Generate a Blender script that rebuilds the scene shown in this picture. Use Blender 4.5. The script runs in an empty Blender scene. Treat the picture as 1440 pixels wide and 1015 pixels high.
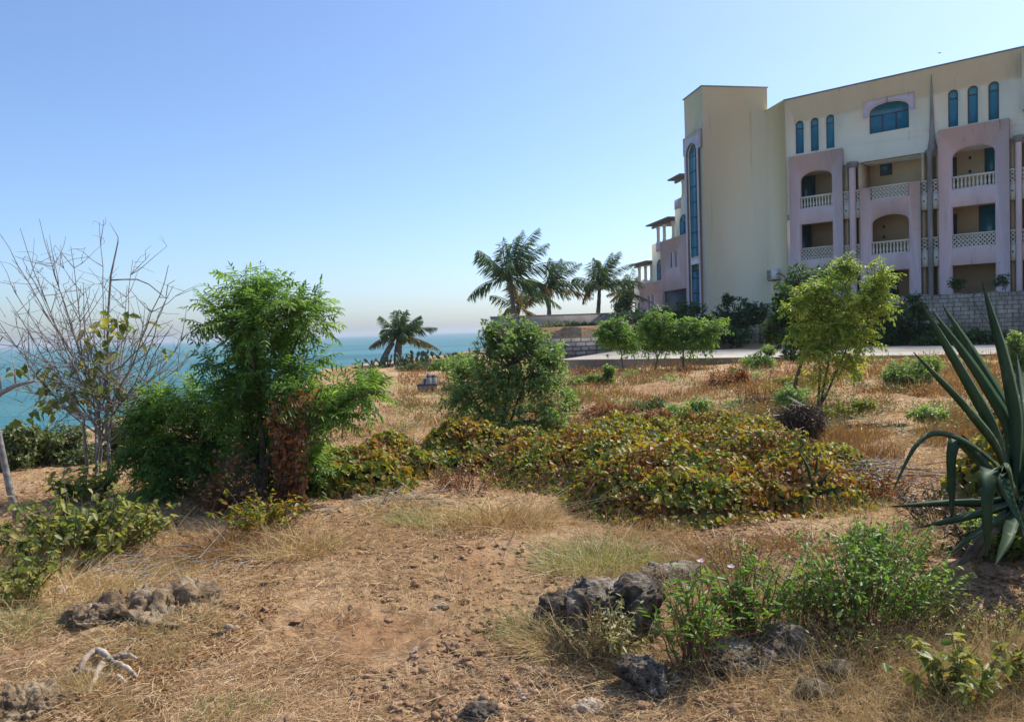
import bpy, bmesh, math, random
import numpy as np
from mathutils import Vector, Matrix
from mathutils.geometry import tessellate_polygon
rng = np.random.default_rng(11); random.seed(5)
S = bpy.context.scene; COL = S.collection
R_ = math.radians
# ------------------------------------------------------------------ camera model (used to site things at real depths)
FPX = 1080.0; TH = math.atan(44/FPX); RHO = math.atan(0.034)
CAM = np.array([0, 0, 1.6])
cF = np.array([0, math.cos(TH), -math.sin(TH)]); _r = np.array([1.0, 0, 0]); _u = np.array([0, math.sin(TH), math.cos(TH)])
cR = math.cos(RHO)*_r - math.sin(RHO)*_u; cU = math.sin(RHO)*_r + math.cos(RHO)*_u
def ray(px, py): return cF + (px-720)/FPX*cR + (507.5-py)/FPX*cU
def at(px, py, Y):
    d = ray(px, py); return CAM + d*(Y/d[1])
# ------------------------------------------------------------------ noise
def _hash(i, j, k):
    h = (i.astype(np.int64)*374761393 + j.astype(np.int64)*668265263 + k.astype(np.int64)*2147483647) & 0x7fffffff
    h = ((h ^ (h >> 13))*1274126177) & 0x7fffffff
    h = h ^ (h >> 16)
    return (h & 0xffff)/65535.0
def vnoise(p):
    p = np.asarray(p, float); i = np.floor(p).astype(np.int64); f = p-i; f = f*f*(3-2*f)
    x, y, z = i[:, 0], i[:, 1], i[:, 2]; r = 0
    for a in (0, 1):
        for b in (0, 1):
            for c in (0, 1):
                w = (f[:, 0] if a else 1-f[:, 0])*(f[:, 1] if b else 1-f[:, 1])*(f[:, 2] if c else 1-f[:, 2])
                r = r + w*_hash(x+a, y+b, z+c)
    return r*2-1
def fbm(p, o=4):
    p = np.asarray(p, float); a = 1.0; s = 0; t = 0
    for k in range(o):
        s = s + a*vnoise(p*(2.03**k)+17.3*k); t += a; a *= .5
    return s/t
def fbm2(x, y, sc, o=4, z=0.0):
    x = np.atleast_1d(np.asarray(x, float)); y = np.atleast_1d(np.asarray(y, float))
    return fbm(np.stack([x*sc, y*sc, np.full(x.shape, z)], -1), o)
def sstep(a, b, x):
    t = np.clip((np.asarray(x, float)-a)/(b-a), 0, 1); return t*t*(3-2*t)
# ------------------------------------------------------------------ terrain
EDY = [-30, 0, 12, 24, 33, 38, 44, 54, 64, 80, 160]; EDX = [-16, -10, -8.2, -7.6, -7.2, -6.2, -4.6, -2.6, 1.5, 9, 40]
TER = np.array([(-1.6, 38.4), (5, 38.4), (10.6, 42.6), (14.2, 44.0), (23.2, 35.5), (40, 19.3)], float)
def seg_sd(x, y, P):
    best = np.full(x.shape, 1e9); sg = np.ones(x.shape)
    for a, b in zip(P[:-1], P[1:]):
        d = b-a; L2 = d@d; t = np.clip(((x-a[0])*d[0]+(y-a[1])*d[1])/L2, 0, 1)
        qx = a[0]+t*d[0]-x; qy = a[1]+t*d[1]-y; q = np.hypot(qx, qy)
        s = np.sign(d[0]*(y-a[1])-d[1]*(x-a[0]))
        m = q < best; best = np.where(m, q, best); sg = np.where(m, s, sg)
    return best*sg
MOUNDS = [(-2.1, 4.25, .75, .45, .10), (0.62, 3.9, .7, .5, .05), (3.4, 5.1, 1.0, .9, .12), (1.2, 3.5, 1.0, .5, .06), (0.4, 9.4, 3.0, .5, .12), (3.5, 9.5, 2.0, .5, .10)]
def gz(x, y, detail=False):
    x = np.atleast_1d(np.asarray(x, float)); y = np.atleast_1d(np.asarray(y, float))
    z = .34*sstep(-1, 12, x)*sstep(9, 23, y) + .04*fbm2(x, y, .35, 3)*sstep(2, 8, y) + .03*fbm2(x, y, 1.1, 2, 3.)
    z = z + .25*sstep(22, 34, y)*sstep(4, -4, x)
    for (mx, my, rx, ry, h) in MOUNDS:
        z = z + h*np.exp(-(((x-mx)/rx)**2+((y-my)/ry)**2))
    t = sstep(.15, .55, seg_sd(x, y, TER))*sstep(-1.0, -.4, x); z = z*(1-t) + 1.65*t
    e = x-np.interp(y, EDY, EDX)+.7*fbm2(x, y, .5, 3, 9.)
    z = z - 14*sstep(0, -7, e)
    if detail:
        near = np.exp(-np.hypot(x, y)/9)
        z = z + near*(.036*fbm2(x, y, 4.5, 4, 5.) + .022*np.maximum(0, fbm2(x, y, 21, 2, 6.)-.1) + .045*np.maximum(0, fbm2(x, y, 11, 3, 2.))) + .02*fbm2(x, y, 1.7, 2, 7.)
    return z
def gz1(x, y): return float(gz(x, y, True)[0])
def ground(px, py):
    d = ray(px, py); t = 1.0
    ts = np.concatenate([np.arange(1.5, 12, .03), np.arange(12, 60, .1)])
    P = CAM + d[None, :]*ts[:, None]
    below = np.nonzero(P[:, 2] < gz(P[:, 0], P[:, 1], True))[0]
    k = below[0] if len(below) else len(ts)-1
    p = P[k]; return np.array([p[0], p[1], gz1(p[0], p[1])])
# ------------------------------------------------------------------ mesh accumulator
def nrm(a): return a/np.maximum(np.linalg.norm(a, axis=-1, keepdims=True), 1e-9)
def rvec(n):
    return nrm(rng.normal(size=(n, 3)))
class G:
    def __init__(s): s.v = []; s.f = {3: [], 4: []}; s.n = 0; s.ng = []
    def add(s, V, quads=None, tris=None):
        V = np.asarray(V, float).reshape(-1, 3); o = s.n; s.v.append(V); s.n += len(V)
        if quads is not None and len(quads): s.f[4].append(np.asarray(quads, np.int64).reshape(-1, 4)+o)
        if tris is not None and len(tris): s.f[3].append(np.asarray(tris, np.int64).reshape(-1, 3)+o)
    def mesh(s, name, org=(0, 0, 0), smooth=False):
        V = np.concatenate(s.v) - np.asarray(org, float)
        me = bpy.data.meshes.new(name)
        t = np.concatenate(s.f[3]) if s.f[3] else np.zeros((0, 3), int); q = np.concatenate(s.f[4]) if s.f[4] else np.zeros((0, 4), int)
        me.vertices.add(len(V)); me.vertices.foreach_set('co', V.astype(np.float32).ravel())
        li = np.concatenate([t.ravel(), q.ravel()]).astype(np.int32)
        me.loops.add(len(li)); me.loops.foreach_set('vertex_index', li)
        n = len(t)+len(q); tot = np.concatenate([np.full(len(t), 3), np.full(len(q), 4)]).astype(np.int32)
        st = np.concatenate([[0], np.cumsum(tot)[:-1]]).astype(np.int32)
        me.polygons.add(n); me.polygons.foreach_set('loop_start', st); me.polygons.foreach_set('loop_total', tot)
        if smooth: me.polygons.foreach_set('use_smooth', np.ones(n, bool))
        me.update(calc_edges=True); me.validate()
        return me
    # closed axis box in a frame (o, ex, ey, ez) given min/max
    def box(s, lo, hi, o=(0, 0, 0), ex=(1, 0, 0), ey=(0, 1, 0), ez=(0, 0, 1)):
        o, ex, ey, ez = (np.asarray(k, float) for k in (o, ex, ey, ez))
        c = [(x, y, z) for z in (lo[2], hi[2]) for y in (lo[1], hi[1]) for x in (lo[0], hi[0])]
        V = [o+ex*a+ey*b+ez*d for a, b, d in c]
        s.add(V, [(0, 2, 3, 1), (4, 5, 7, 6), (0, 1, 5, 4), (2, 6, 7, 3), (0, 4, 6, 2), (1, 3, 7, 5)])
    def tube(s, P, r, k=6, cap=True):
        P = np.asarray(P, float); m = len(P); r = np.broadcast_to(np.asarray(r, float), (m,))
        T = nrm(np.gradient(P, axis=0)); a = np.array([.31, .2, .93]) if abs(T[0, 2]) < .8 else np.array([1., .1, .05])
        A = nrm(np.cross(T, a)); B = np.cross(T, A)
        an = np.arange(k)/k*2*np.pi
        V = P[:, None, :] + r[:, None, None]*(np.cos(an)[None, :, None]*A[:, None, :]+np.sin(an)[None, :, None]*B[:, None, :])
        q = []
        for i in range(m-1):
            for j in range(k): q.append((i*k+j, i*k+(j+1) % k, (i+1)*k+(j+1) % k, (i+1)*k+j))
        V = V.reshape(-1, 3); t = []
        if cap:
            V = np.concatenate([V, P[:1], P[-1:]]); n0 = m*k
            for j in range(k): t += [(n0, (j+1) % k, j), (n0+1, (m-1)*k+j, (m-1)*k+(j+1) % k)]
        s.add(V, q, t)
    def sticks(s, P0, P1, r0, r1):
        P0 = np.asarray(P0, float); P1 = np.asarray(P1, float); n = len(P0)
        if n == 0: return
        D = nrm(P1-P0); A = nrm(np.cross(D, np.array([.37, .53, .76]))); B = np.cross(D, A)
        r0 = np.broadcast_to(r0, (n,)); r1 = np.broadcast_to(r1, (n,)); V = []
        for P, r in ((P0, r0), (P1, r1)):
            for a in (0, 2.094, 4.189): V.append(P+r[:, None]*(math.cos(a)*A+math.sin(a)*B))
        V = np.stack(V, 1).reshape(-1, 3); b = (np.arange(n)*6)[:, None]
        s.add(V, np.concatenate([b+np.array([[0, 1, 4, 3]]), b+np.array([[1, 2, 5, 4]]), b+np.array([[2, 0, 3, 5]])]))
    def lathe(s, prof, c, k=12):
        an = np.arange(k)/k*2*np.pi; V = []
        for (r, z) in prof: V += [(c[0]+r*math.cos(a), c[1]+r*math.sin(a), c[2]+z) for a in an]
        q = [(i*k+j, i*k+(j+1) % k, (i+1)*k+(j+1) % k, (i+1)*k+j) for i in range(len(prof)-1) for j in range(k)]
        s.add(V, q)
    # folded leaves (6 verts, 2 quads)
    def leaves(s, P, D, N, L, W, curl=.18, fold=.3):
        n = len(P)
        if n == 0: return
        D = nrm(D); T = nrm(np.cross(N, D)); N2 = np.cross(D, T)
        L = np.broadcast_to(L, (n,)); W = np.broadcast_to(W, (n,))
        tm = [(0, 0), (.3, -.5), (.68, -.36), (1, 0), (.68, .36), (.3, .5)]; V = []
        cu = curl*rng.uniform(.2, 1.6, n)
        for a, b in tm:
            V.append(P + D*(L*a)[:, None] + T*(W*b)[:, None] + N2*(fold*abs(b)*W - cu*a*a*L)[:, None])
        V = np.stack(V, 1).reshape(-1, 3); b = (np.arange(n)*6)[:, None]
        s.add(V, np.concatenate([b+np.array([[0, 1, 2, 3]]), b+np.array([[0, 3, 4, 5]])]))
    # grass blades: bent tapering strips
    def blades(s, P, D, L, W, bend, segs=3):
        n = len(P)
        if n == 0: return
        D = nrm(D); side = nrm(np.cross(D, np.array([0.02, .03, 1.])) + 1e-4*rng.normal(size=(n, 3)))
        ang = rng.uniform(0, np.pi, n); side = nrm(side*np.cos(ang)[:, None] + np.cross(D, side)*np.sin(ang)[:, None]*.6)
        L = np.broadcast_to(L, (n,)); W = np.broadcast_to(W, (n,)); V = []
        for i in range(segs+1):
            t = i/segs; c = P + D*(L*t)[:, None] + bend*(L*t*t)[:, None]; w = (W*(1-t*.85)*.5)[:, None]
            V += [c-side*w, c+side*w]
        k = 2*(segs+1); V = np.stack(V, 1).reshape(-1, 3); b = (np.arange(n)*k)[:, None]
        s.add(V, np.concatenate([b+np.array([[2*i, 2*i+1, 2*i+3, 2*i+2]]) for i in range(segs)]))
def obj(name, g, mat, parent=None, org=None, smooth=False, label=None):
    if parent is not None and org is None: org = np.array(parent.location)
    if org is None: org = (0, 0, 0)
    me = g.mesh(name, org, smooth) if isinstance(g, G) else g
    o = bpy.data.objects.new(name, me); COL.objects.link(o)
    if mat is not None and not me.materials: me.materials.append(mat)
    if parent is not None: o.parent = parent
    else: o.location = org
    if label: o['label'] = label
    return o
def tag(o, label=None, cat=None, group=None, kind=None):
    if label: o['label'] = label
    if cat: o['category'] = cat
    if group: o['group'] = group
    if kind: o['kind'] = kind
    return o
def thing(name, label, cat, loc, group=None):
    o = bpy.data.objects.new(name, None); COL.objects.link(o); o.location = loc; o.empty_display_size = .2
    return tag(o, label, cat, group)
# ------------------------------------------------------------------ materials
def newmat(name):
    m = bpy.data.materials.new(name); m.use_nodes = True; nt = m.node_tree; nt.nodes.clear()
    return m, nt, nt.nodes, nt.links
def ramp(N, stops):
    r = N.new('ShaderNodeValToRGB'); e = r.color_ramp.elements
    while len(e) < len(stops): e.new(.5)
    for i, (p, c) in enumerate(stops): e[i].position = p; e[i].color = (*c, 1)
    return r
def noise(N, Lk, scale, detail=4, vec=None, rough=.55):
    n = N.new('ShaderNodeTexNoise'); n.inputs['Scale'].default_value = scale; n.inputs['Detail'].default_value = detail; n.inputs['Roughness'].default_value = rough
    if vec is not None: Lk.new(vec, n.inputs['Vector'])
    return n
def math_(N, Lk, op, a, b=None):
    m = N.new('ShaderNodeMath'); m.operation = op
    for k, v in enumerate((a, b)):
        if v is None: continue
        if hasattr(v, 'links'): Lk.new(v, m.inputs[k])
        else: m.inputs[k].default_value = v
    return m.outputs[0]
def leafmat(name, stops, patch=0.0, pscale=1.5, trans=.35, rough=.45, tmul=(1.5, 1.5, .7)):
    m, nt, N, Lk = newmat(name)
    geo = N.new('ShaderNodeNewGeometry'); rnd = geo.outputs['Random Per Island']; fac = rnd
    if patch > 0:
        nz = noise(N, Lk, pscale, 3, geo.outputs['Position'])
        st = N.new('ShaderNodeMapRange'); st.inputs[1].default_value = .3; st.inputs[2].default_value = .7; Lk.new(nz.outputs[0], st.inputs[0])
        fac = math_(N, Lk, 'ADD', math_(N, Lk, 'MULTIPLY', st.outputs[0], patch), math_(N, Lk, 'MULTIPLY', rnd, 1-patch))
    r = ramp(N, stops); Lk.new(fac, r.inputs[0])
    bs = N.new('ShaderNodeBsdfPrincipled'); Lk.new(r.outputs[0], bs.inputs['Base Color']); bs.inputs['Roughness'].default_value = rough; bs.inputs['Specular IOR Level'].default_value = .35
    tr = N.new('ShaderNodeBsdfTranslucent'); mx = N.new('ShaderNodeMix'); mx.data_type = 'RGBA'; mx.blend_type = 'MULTIPLY'; mx.inputs[0].default_value = 1
    Lk.new(r.outputs[0], mx.inputs[6]); mx.inputs[7].default_value = (*tmul, 1); Lk.new(mx.outputs[2], tr.inputs[0])
    ms = N.new('ShaderNodeMixShader'); ms.inputs[0].default_value = trans; Lk.new(bs.outputs[0], ms.inputs[1]); Lk.new(tr.outputs[0], ms.inputs[2])
    o = N.new('ShaderNodeOutputMaterial'); Lk.new(ms.outputs[0], o.inputs[0]); return m
def surf(name, stops, scale=2.0, detail=6, rough=.85, bump=.3, bscale=None, spec=.3, stretch=None, patch=None, metal=0.0, bdist=.02):
    """noise-coloured surface; stretch scales the coordinates; patch = (scale, threshold, colour, width) adds stains"""
    m, nt, N, Lk = newmat(name)
    tc = N.new('ShaderNodeTexCoord'); vec = tc.outputs['Object']
    if stretch:
        mp = N.new('ShaderNodeMapping'); mp.inputs['Scale'].default_value = stretch; Lk.new(vec, mp.inputs[0]); vec = mp.outputs[0]
    nz = noise(N, Lk, scale, detail, vec, .62); r = ramp(N, stops); Lk.new(nz.outputs[0], r.inputs[0]); c = r.outputs[0]
    for pt in (patch or []):
        n2 = noise(N, Lk, pt[0], 5, tc.outputs['Object'] if len(pt) < 5 else None, .65)
        if len(pt) == 5:
            mp2 = N.new('ShaderNodeMapping'); mp2.inputs['Scale'].default_value = pt[4]; Lk.new(tc.outputs['Object'], mp2.inputs[0]); Lk.new(mp2.outputs[0], n2.inputs['Vector'])
        mr = N.new('ShaderNodeMapRange'); mr.inputs[1].default_value = pt[1]; mr.inputs[2].default_value = pt[1]+pt[3]; Lk.new(n2.outputs[0], mr.inputs[0])
        mx = N.new('ShaderNodeMix'); mx.data_type = 'RGBA'; Lk.new(mr.outputs[0], mx.inputs[0]); Lk.new(c, mx.inputs[6]); mx.inputs[7].default_value = (*pt[2], 1); c = mx.outputs[2]
    bs = N.new('ShaderNodeBsdfPrincipled'); Lk.new(c, bs.inputs['Base Color']); bs.inputs['Roughness'].default_value = rough; bs.inputs['Specular IOR Level'].default_value = spec; bs.inputs['Metallic'].default_value = metal
    if bump:
        nb = noise(N, Lk, bscale or scale*4, 6, tc.outputs['Object'], .65); b = N.new('ShaderNodeBump'); b.inputs['Strength'].default_value = bump; b.inputs['Distance'].default_value = bdist
        Lk.new(nb.outputs[0], b.inputs['Height']); Lk.new(b.outputs[0], bs.inputs['Normal'])
    o = N.new('ShaderNodeOutputMaterial'); Lk.new(bs.outputs[0], o.inputs[0]); return m
def blockmat(name, c1, c2, mortar, bw, bh, msize=.02, dirt=(.1, .09, .08), dthr=.55):
    m, nt, N, Lk = newmat(name); tc = N.new('ShaderNodeTexCoord')
    sp = N.new('ShaderNodeSeparateXYZ'); Lk.new(tc.outputs['Object'], sp.inputs[0]); cb = N.new('ShaderNodeCombineXYZ')
    wob = noise(N, Lk, 2.2, 3, tc.outputs['Object'])
    Lk.new(math_(N, Lk, 'ADD', sp.outputs[0], math_(N, Lk, 'MULTIPLY', wob.outputs[0], .10)), cb.inputs[0]); Lk.new(math_(N, Lk, 'ADD', sp.outputs[2], math_(N, Lk, 'MULTIPLY', wob.outputs[0], .05)), cb.inputs[1])
    b = N.new('ShaderNodeTexBrick'); Lk.new(cb.outputs[0], b.inputs['Vector']); b.inputs['Scale'].default_value = 1
    b.inputs['Brick Width'].default_value = bw; b.inputs['Row Height'].default_value = bh; b.inputs['Mortar Size'].default_value = msize; b.inputs['Mortar Smooth'].default_value = .2
    b.squash = .8; b.squash_frequency = 3; b.offset = .5
    b.inputs['Color1'].default_value = (*c1, 1); b.inputs['Color2'].default_value = (*c2, 1); b.inputs['Mortar'].default_value = (*mortar, 1)
    n2 = noise(N, Lk, 1.3, 8, tc.outputs['Object'], .7); mr = N.new('ShaderNodeMapRange'); mr.inputs[1].default_value = dthr-.15; mr.inputs[2].default_value = dthr+.2; Lk.new(n2.outputs[0], mr.inputs[0])
    mx = N.new('ShaderNodeMix'); mx.data_type = 'RGBA'; Lk.new(math_(N, Lk, 'MULTIPLY', mr.outputs[0], .75), mx.inputs[0]); Lk.new(b.outputs[0], mx.inputs[6]); mx.inputs[7].default_value = (*dirt, 1)
    bs = N.new('ShaderNodeBsdfPrincipled'); Lk.new(mx.outputs[2], bs.inputs['Base Color']); bs.inputs['Roughness'].default_value = .9; bs.inputs['Specular IOR Level'].default_value = .2
    nb = noise(N, Lk, 14, 5, tc.outputs['Object']); bp = N.new('ShaderNodeBump'); bp.inputs['Strength'].default_value = .8; bp.inputs['Distance'].default_value = .03
    Lk.new(math_(N, Lk, 'ADD', math_(N, Lk, 'MULTIPLY', nb.outputs[0], .6), math_(N, Lk, 'SUBTRACT', 1., b.outputs['Fac'])), bp.inputs['Height']); Lk.new(bp.outputs[0], bs.inputs['Normal'])
    o = N.new('ShaderNodeOutputMaterial'); Lk.new(bs.outputs[0], o.inputs[0]); return m
M = {}
# ------------------------------------------------------------------ world, sun, camera
SUN_EL, SUN_AZ = 50.0, 51.0          # azimuth measured from the view direction towards the right
W = bpy.data.worlds.new("World"); S.world = W; W.use_nodes = True
wn, wl = W.node_tree.nodes, W.node_tree.links; wn.clear()
sky = wn.new('ShaderNodeTexSky'); sky.sky_type = 'NISHITA'; sky.sun_disc = False
sky.sun_elevation = R_(SUN_EL); sky.sun_rotation = R_(SUN_AZ); sky.air_density = .9; sky.dust_density = 1.3; sky.ozone_density = 6.5; sky.altitude = 0
bg = wn.new('ShaderNodeBackground'); bg.inputs[1].default_value = .138; wo = wn.new('ShaderNodeOutputWorld')
wl.new(sky.outputs[0], bg.inputs[0]); wl.new(bg.outputs[0], wo.inputs[0])
sd = bpy.data.lights.new('sun', 'SUN'); sd.energy = 3.7; sd.angle = R_(.53); sd.color = (1, .94, .83)
so = bpy.data.objects.new('sun', sd); COL.objects.link(so)
sv = Vector((math.cos(R_(SUN_EL))*math.sin(R_(SUN_AZ)), math.cos(R_(SUN_EL))*math.cos(R_(SUN_AZ)), math.sin(R_(SUN_EL))))
so.rotation_euler = sv.to_track_quat('Z', 'Y').to_euler(); so.location = (20, 10, 40)
cd = bpy.data.cameras.new('camera'); co = bpy.data.objects.new('camera', cd); COL.objects.link(co); S.camera = co
cd.sensor_width = 36; cd.sensor_fit = 'HORIZONTAL'; cd.lens = 36*FPX/1440; cd.clip_start = .05; cd.clip_end = 200000
mm = Matrix(((cR[0], cU[0], -cF[0], 0), (cR[1], cU[1], -cF[1], 0), (cR[2], cU[2], -cF[2], 1.6), (0, 0, 0, 1))); co.matrix_world = mm
S.view_settings.view_transform = 'Standard'; S.view_settings.look = 'None'; S.view_settings.exposure = .56; S.view_settings.gamma = 1
S.render.engine = 'CYCLES'; S.cycles.max_bounces = 6; S.cycles.transparent_max_bounces = 4; S.cycles.use_denoising = True
# ------------------------------------------------------------------ setting materials
def soilmat():
    m, nt, N, Lk = newmat('soil'); geo = N.new('ShaderNodeNewGeometry'); pos = geo.outputs['Position']
    a = noise(N, Lk, .55, 5, pos, .6); ra = ramp(N, [(.28, (.24, .115, .055)), (.42, (.34, .195, .10)), (.52, (.44, .285, .16)), (.68, (.52, .37, .225))]); Lk.new(a.outputs[0], ra.inputs[0])
    b = noise(N, Lk, 9, 6, pos, .7); rb = ramp(N, [(.3, (.45, .42, .40)), (.5, (1, 1, 1)), (.72, (1.35, 1.3, 1.2))]); Lk.new(b.outputs[0], rb.inputs[0])
    mx = N.new('ShaderNodeMix'); mx.data_type = 'RGBA'; mx.blend_type = 'MULTIPLY'; mx.inputs[0].default_value = 1; Lk.new(ra.outputs[0], mx.inputs[6]); Lk.new(rb.outputs[0], mx.inputs[7])
    bs = N.new('ShaderNodeBsdfPrincipled'); Lk.new(mx.outputs[2], bs.inputs['Base Color']); bs.inputs['Roughness'].default_value = .95; bs.inputs['Specular IOR Level'].default_value = .1
    c = noise(N, Lk, 45, 8, pos, .75); v = N.new('ShaderNodeTexVoronoi'); v.inputs['Scale'].default_value = 28; Lk.new(pos, v.inputs['Vector'])
    bp = N.new('ShaderNodeBump'); bp.inputs['Strength'].default_value = .9; bp.inputs['Distance'].default_value = .02
    Lk.new(math_(N, Lk, 'ADD', c.outputs[0], math_(N, Lk, 'MULTIPLY', v.outputs['Distance'], -.6)), bp.inputs['Height']); Lk.new(bp.outputs[0], bs.inputs['Normal'])
    o = N.new('ShaderNodeOutputMaterial'); Lk.new(bs.outputs[0], o.inputs[0]); return m
M['soil'] = soilmat()
def seamat():
    m, nt, N, Lk = newmat('sea'); geo = N.new('ShaderNodeNewGeometry'); pos = geo.outputs['Position']
    mp = N.new('ShaderNodeMapping'); mp.inputs['Scale'].default_value = (.25, 1, 1); Lk.new(pos, mp.inputs[0])
    a = noise(N, Lk, .012, 5, mp.outputs[0], .6); r = ramp(N, [(.3, (.03, .13, .165)), (.5, (.05, .185, .205)), (.7, (.085, .24, .245))]); Lk.new(a.outputs[0], r.inputs[0])
    w1 = noise(N, Lk, .35, 6, mp.outputs[0], .65); wc = N.new('ShaderNodeMapRange'); wc.inputs[1].default_value = .70; wc.inputs[2].default_value = .78; Lk.new(w1.outputs[0], wc.inputs[0])
    mx = N.new('ShaderNodeMix'); mx.data_type = 'RGBA'; Lk.new(math_(N, Lk, 'MULTIPLY', wc.outputs[0], .6), mx.inputs[0]); Lk.new(r.outputs[0], mx.inputs[6]); mx.inputs[7].default_value = (.5, .58, .6, 1)
    bs = N.new('ShaderNodeBsdfPrincipled'); Lk.new(mx.outputs[2], bs.inputs['Base Color']); bs.inputs['Roughness'].default_value = .5; bs.inputs['IOR'].default_value = 1.33; bs.inputs['Specular IOR Level'].default_value = .3
    bp = N.new('ShaderNodeBump'); bp.inputs['Strength'].default_value = 1; bp.inputs['Distance'].default_value = 1.6; Lk.new(w1.outputs[0], bp.inputs['Height']); Lk.new(bp.outputs[0], bs.inputs['Normal'])
    o = N.new('ShaderNodeOutputMaterial'); Lk.new(bs.outputs[0], o.inputs[0]); return m
M['sea'] = seamat()
CREAM = [(.3, (.74, .635, .45)), (.5, (.81, .71, .52)), (.7, (.84, .75, .57))]
M['cream'] = surf('cream_plaster', CREAM, .55, 6, .9, .15, 3, stretch=(1, 1, .3), patch=[(1.1, .60, (.52, .46, .35), .2, (1.6, 1.6, .12)), (2.5, .68, (.34, .31, .26), .08), (6, .67, (.30, .27, .23), .06, (1, 1, .1))])
M['cream2'] = surf('pale_plaster', [(.3, (.55, .50, .40)), (.7, (.70, .64, .52))], .8, 6, .9, .15, 3)
M['yellow'] = surf('yellow_plaster', [(.3, (.78, .65, .41)), (.5, (.83, .71, .48)), (.7, (.85, .745, .53))], .4, 6, .9, .12, 3, stretch=(1, 1, .25), patch=[(1.2, .62, (.46, .33, .18), .25, (1.5, 1.5, .08)), (3.2, .72, (.25, .22, .18), .06)])
M['mauve'] = surf('mauve_plaster', [(.3, (.58, .42, .41)), (.5, (.67, .505, .49)), (.7, (.72, .56, .54))], .7, 6, .9, .15, 3, stretch=(1, 1, .4), patch=[(1.5, .60, (.46, .35, .35), .2, (1.4, 1.4, .15)), (3, .66, (.30, .27, .27), .08), (6, .64, (.26, .22, .23), .08, (1, 1, .08))])
M['stain'] = surf('stained_plaster', [(.35, (.16, .145, .125)), (.55, (.30, .27, .24)), (.7, (.42, .37, .35))], 2, 6, .9, .4, 5, stretch=(1, 1, .3))
M['ochre'] = surf('ochre_plaster', [(.3, (.55, .38, .20)), (.7, (.66, .50, .30))], .6, 5, .9, .1, 3)
M['coping'] = surf('grey_coping', [(.3, (.20, .20, .19)), (.7, (.34, .33, .31))], 3, 5, .9, .2)
M['frame'] = surf('window_frame', [(.3, (.07, .06, .075)), (.7, (.12, .09, .11))], 3, 3, .5, 0)
M['glass'] = surf('teal_glass', [(.35, (.02, .14, .20)), (.65, (.035, .21, .26))], .5, 3, .08, 0, spec=.5)
M['glass2'] = surf('dark_glass', [(.35, (.02, .09, .12)), (.65, (.05, .15, .16))], .6, 3, .12, 0, spec=.4)
M['wood'] = surf('weathered_wood', [(.3, (.16, .12, .10)), (.7, (.30, .24, .20))], 6, 5, .85, .3)
M['metalw'] = surf('white_enamel', [(.3, (.72, .71, .67)), (.7, (.82, .81, .76))], 4, 4, .5, 0)
M['darkm'] = surf('dark_metal_and_shade', [(.3, (.04, .04, .045)), (.7, (.09, .09, .09))], 8, 3, .6, 0)  # also colours the flat shade panels in the stair window and wing doorway
M['concrete'] = surf('concrete', [(.3, (.30, .28, .255)), (.5, (.37, .35, .32)), (.7, (.44, .42, .385))], .8, 8, .9, .25, 9, patch=[(.35, .50, (.27, .24, .20), .12), (.9, .54, (.34, .27, .19), .15), (5, .62, (.20, .18, .15), .06), (1.1, .60, (.16, .15, .13), .04, (.15, 2.5, 1))])
M['block'] = blockmat('rough_stone_blocks', (.62, .51, .38), (.46, .37, .27), (.22, .175, .13), .44, .2, .018)
M['block2'] = blockmat('grey_stone_blocks', (.42, .40, .36), (.30, .28, .25), (.10, .095, .085), .5, .22, .03)
M['render'] = surf('weathered_render', [(.3, (.24, .21, .17)), (.5, (.35, .31, .26)), (.7, (.43, .385, .33))], .7, 7, .9, .2, 5, stretch=(1, 1, .5), patch=[(1.6, .58, (.16, .15, .135), .15, (1.2, 1.2, .2))])
# ------------------------------------------------------------------ ground and sea
def build_ground():
    th = np.concatenate([np.linspace(-180, -52, 60, endpoint=False), np.linspace(-52, 52, 620, endpoint=False), np.linspace(52, 180, 61)]); th = np.radians(th)[:-1]
    rr = np.concatenate([[.05, .5, 1.0], np.geomspace(1.5, 60, 560), np.geomspace(63, 150, 12)])
    Rr, T = np.meshgrid(rr, th, indexing='ij'); x = (Rr*np.sin(T)).ravel(); y = (Rr*np.cos(T)).ravel(); z = gz(x, y, True)
    nr, nt_ = Rr.shape; i = np.arange(nr-1)[:, None]; j = np.arange(nt_)[None, :]; j2 = (j+1) % nt_
    q = np.stack([i*nt_+j, i*nt_+j2, (i+1)*nt_+j2, (i+1)*nt_+j], -1).reshape(-1, 4)[:, ::-1]
    g = G(); g.add(np.stack([x, y, z], -1), q); return g
o = obj('ground', build_ground(), M['soil'], smooth=True); tag(o, 'dry reddish brown soil and rubble of the clifftop plot', 'ground', kind='structure')
g = G(); sz = 8000.0; g.add([(-sz, -sz, -11.5), (sz, -sz, -11.5), (sz, sz, -11.5), (-sz, sz, -11.5)], [(0, 1, 2, 3)])
tag(obj('sea', g, M['sea']), 'calm turquoise ocean reaching the horizon', 'sea', kind='structure')
g = G(); g.box((-8100, -8100, -15.6), (8100, 8100, 26.5)); hm = bpy.data.materials.new('haze'); hm.use_nodes = True; hn = hm.node_tree.nodes; hn.clear()
hv = hn.new('ShaderNodeVolumePrincipled'); hv.inputs['Color'].default_value = (.80, .88, .96, 1); hv.inputs['Density'].default_value = .0002; hv.inputs['Anisotropy'].default_value = .2; ho = hn.new('ShaderNodeOutputMaterial'); hm.node_tree.links.new(hv.outputs[0], ho.inputs['Volume'])
tag(obj('haze', g, hm), 'pale sea haze over the water towards the horizon', 'haze', kind='stuff')
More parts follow.
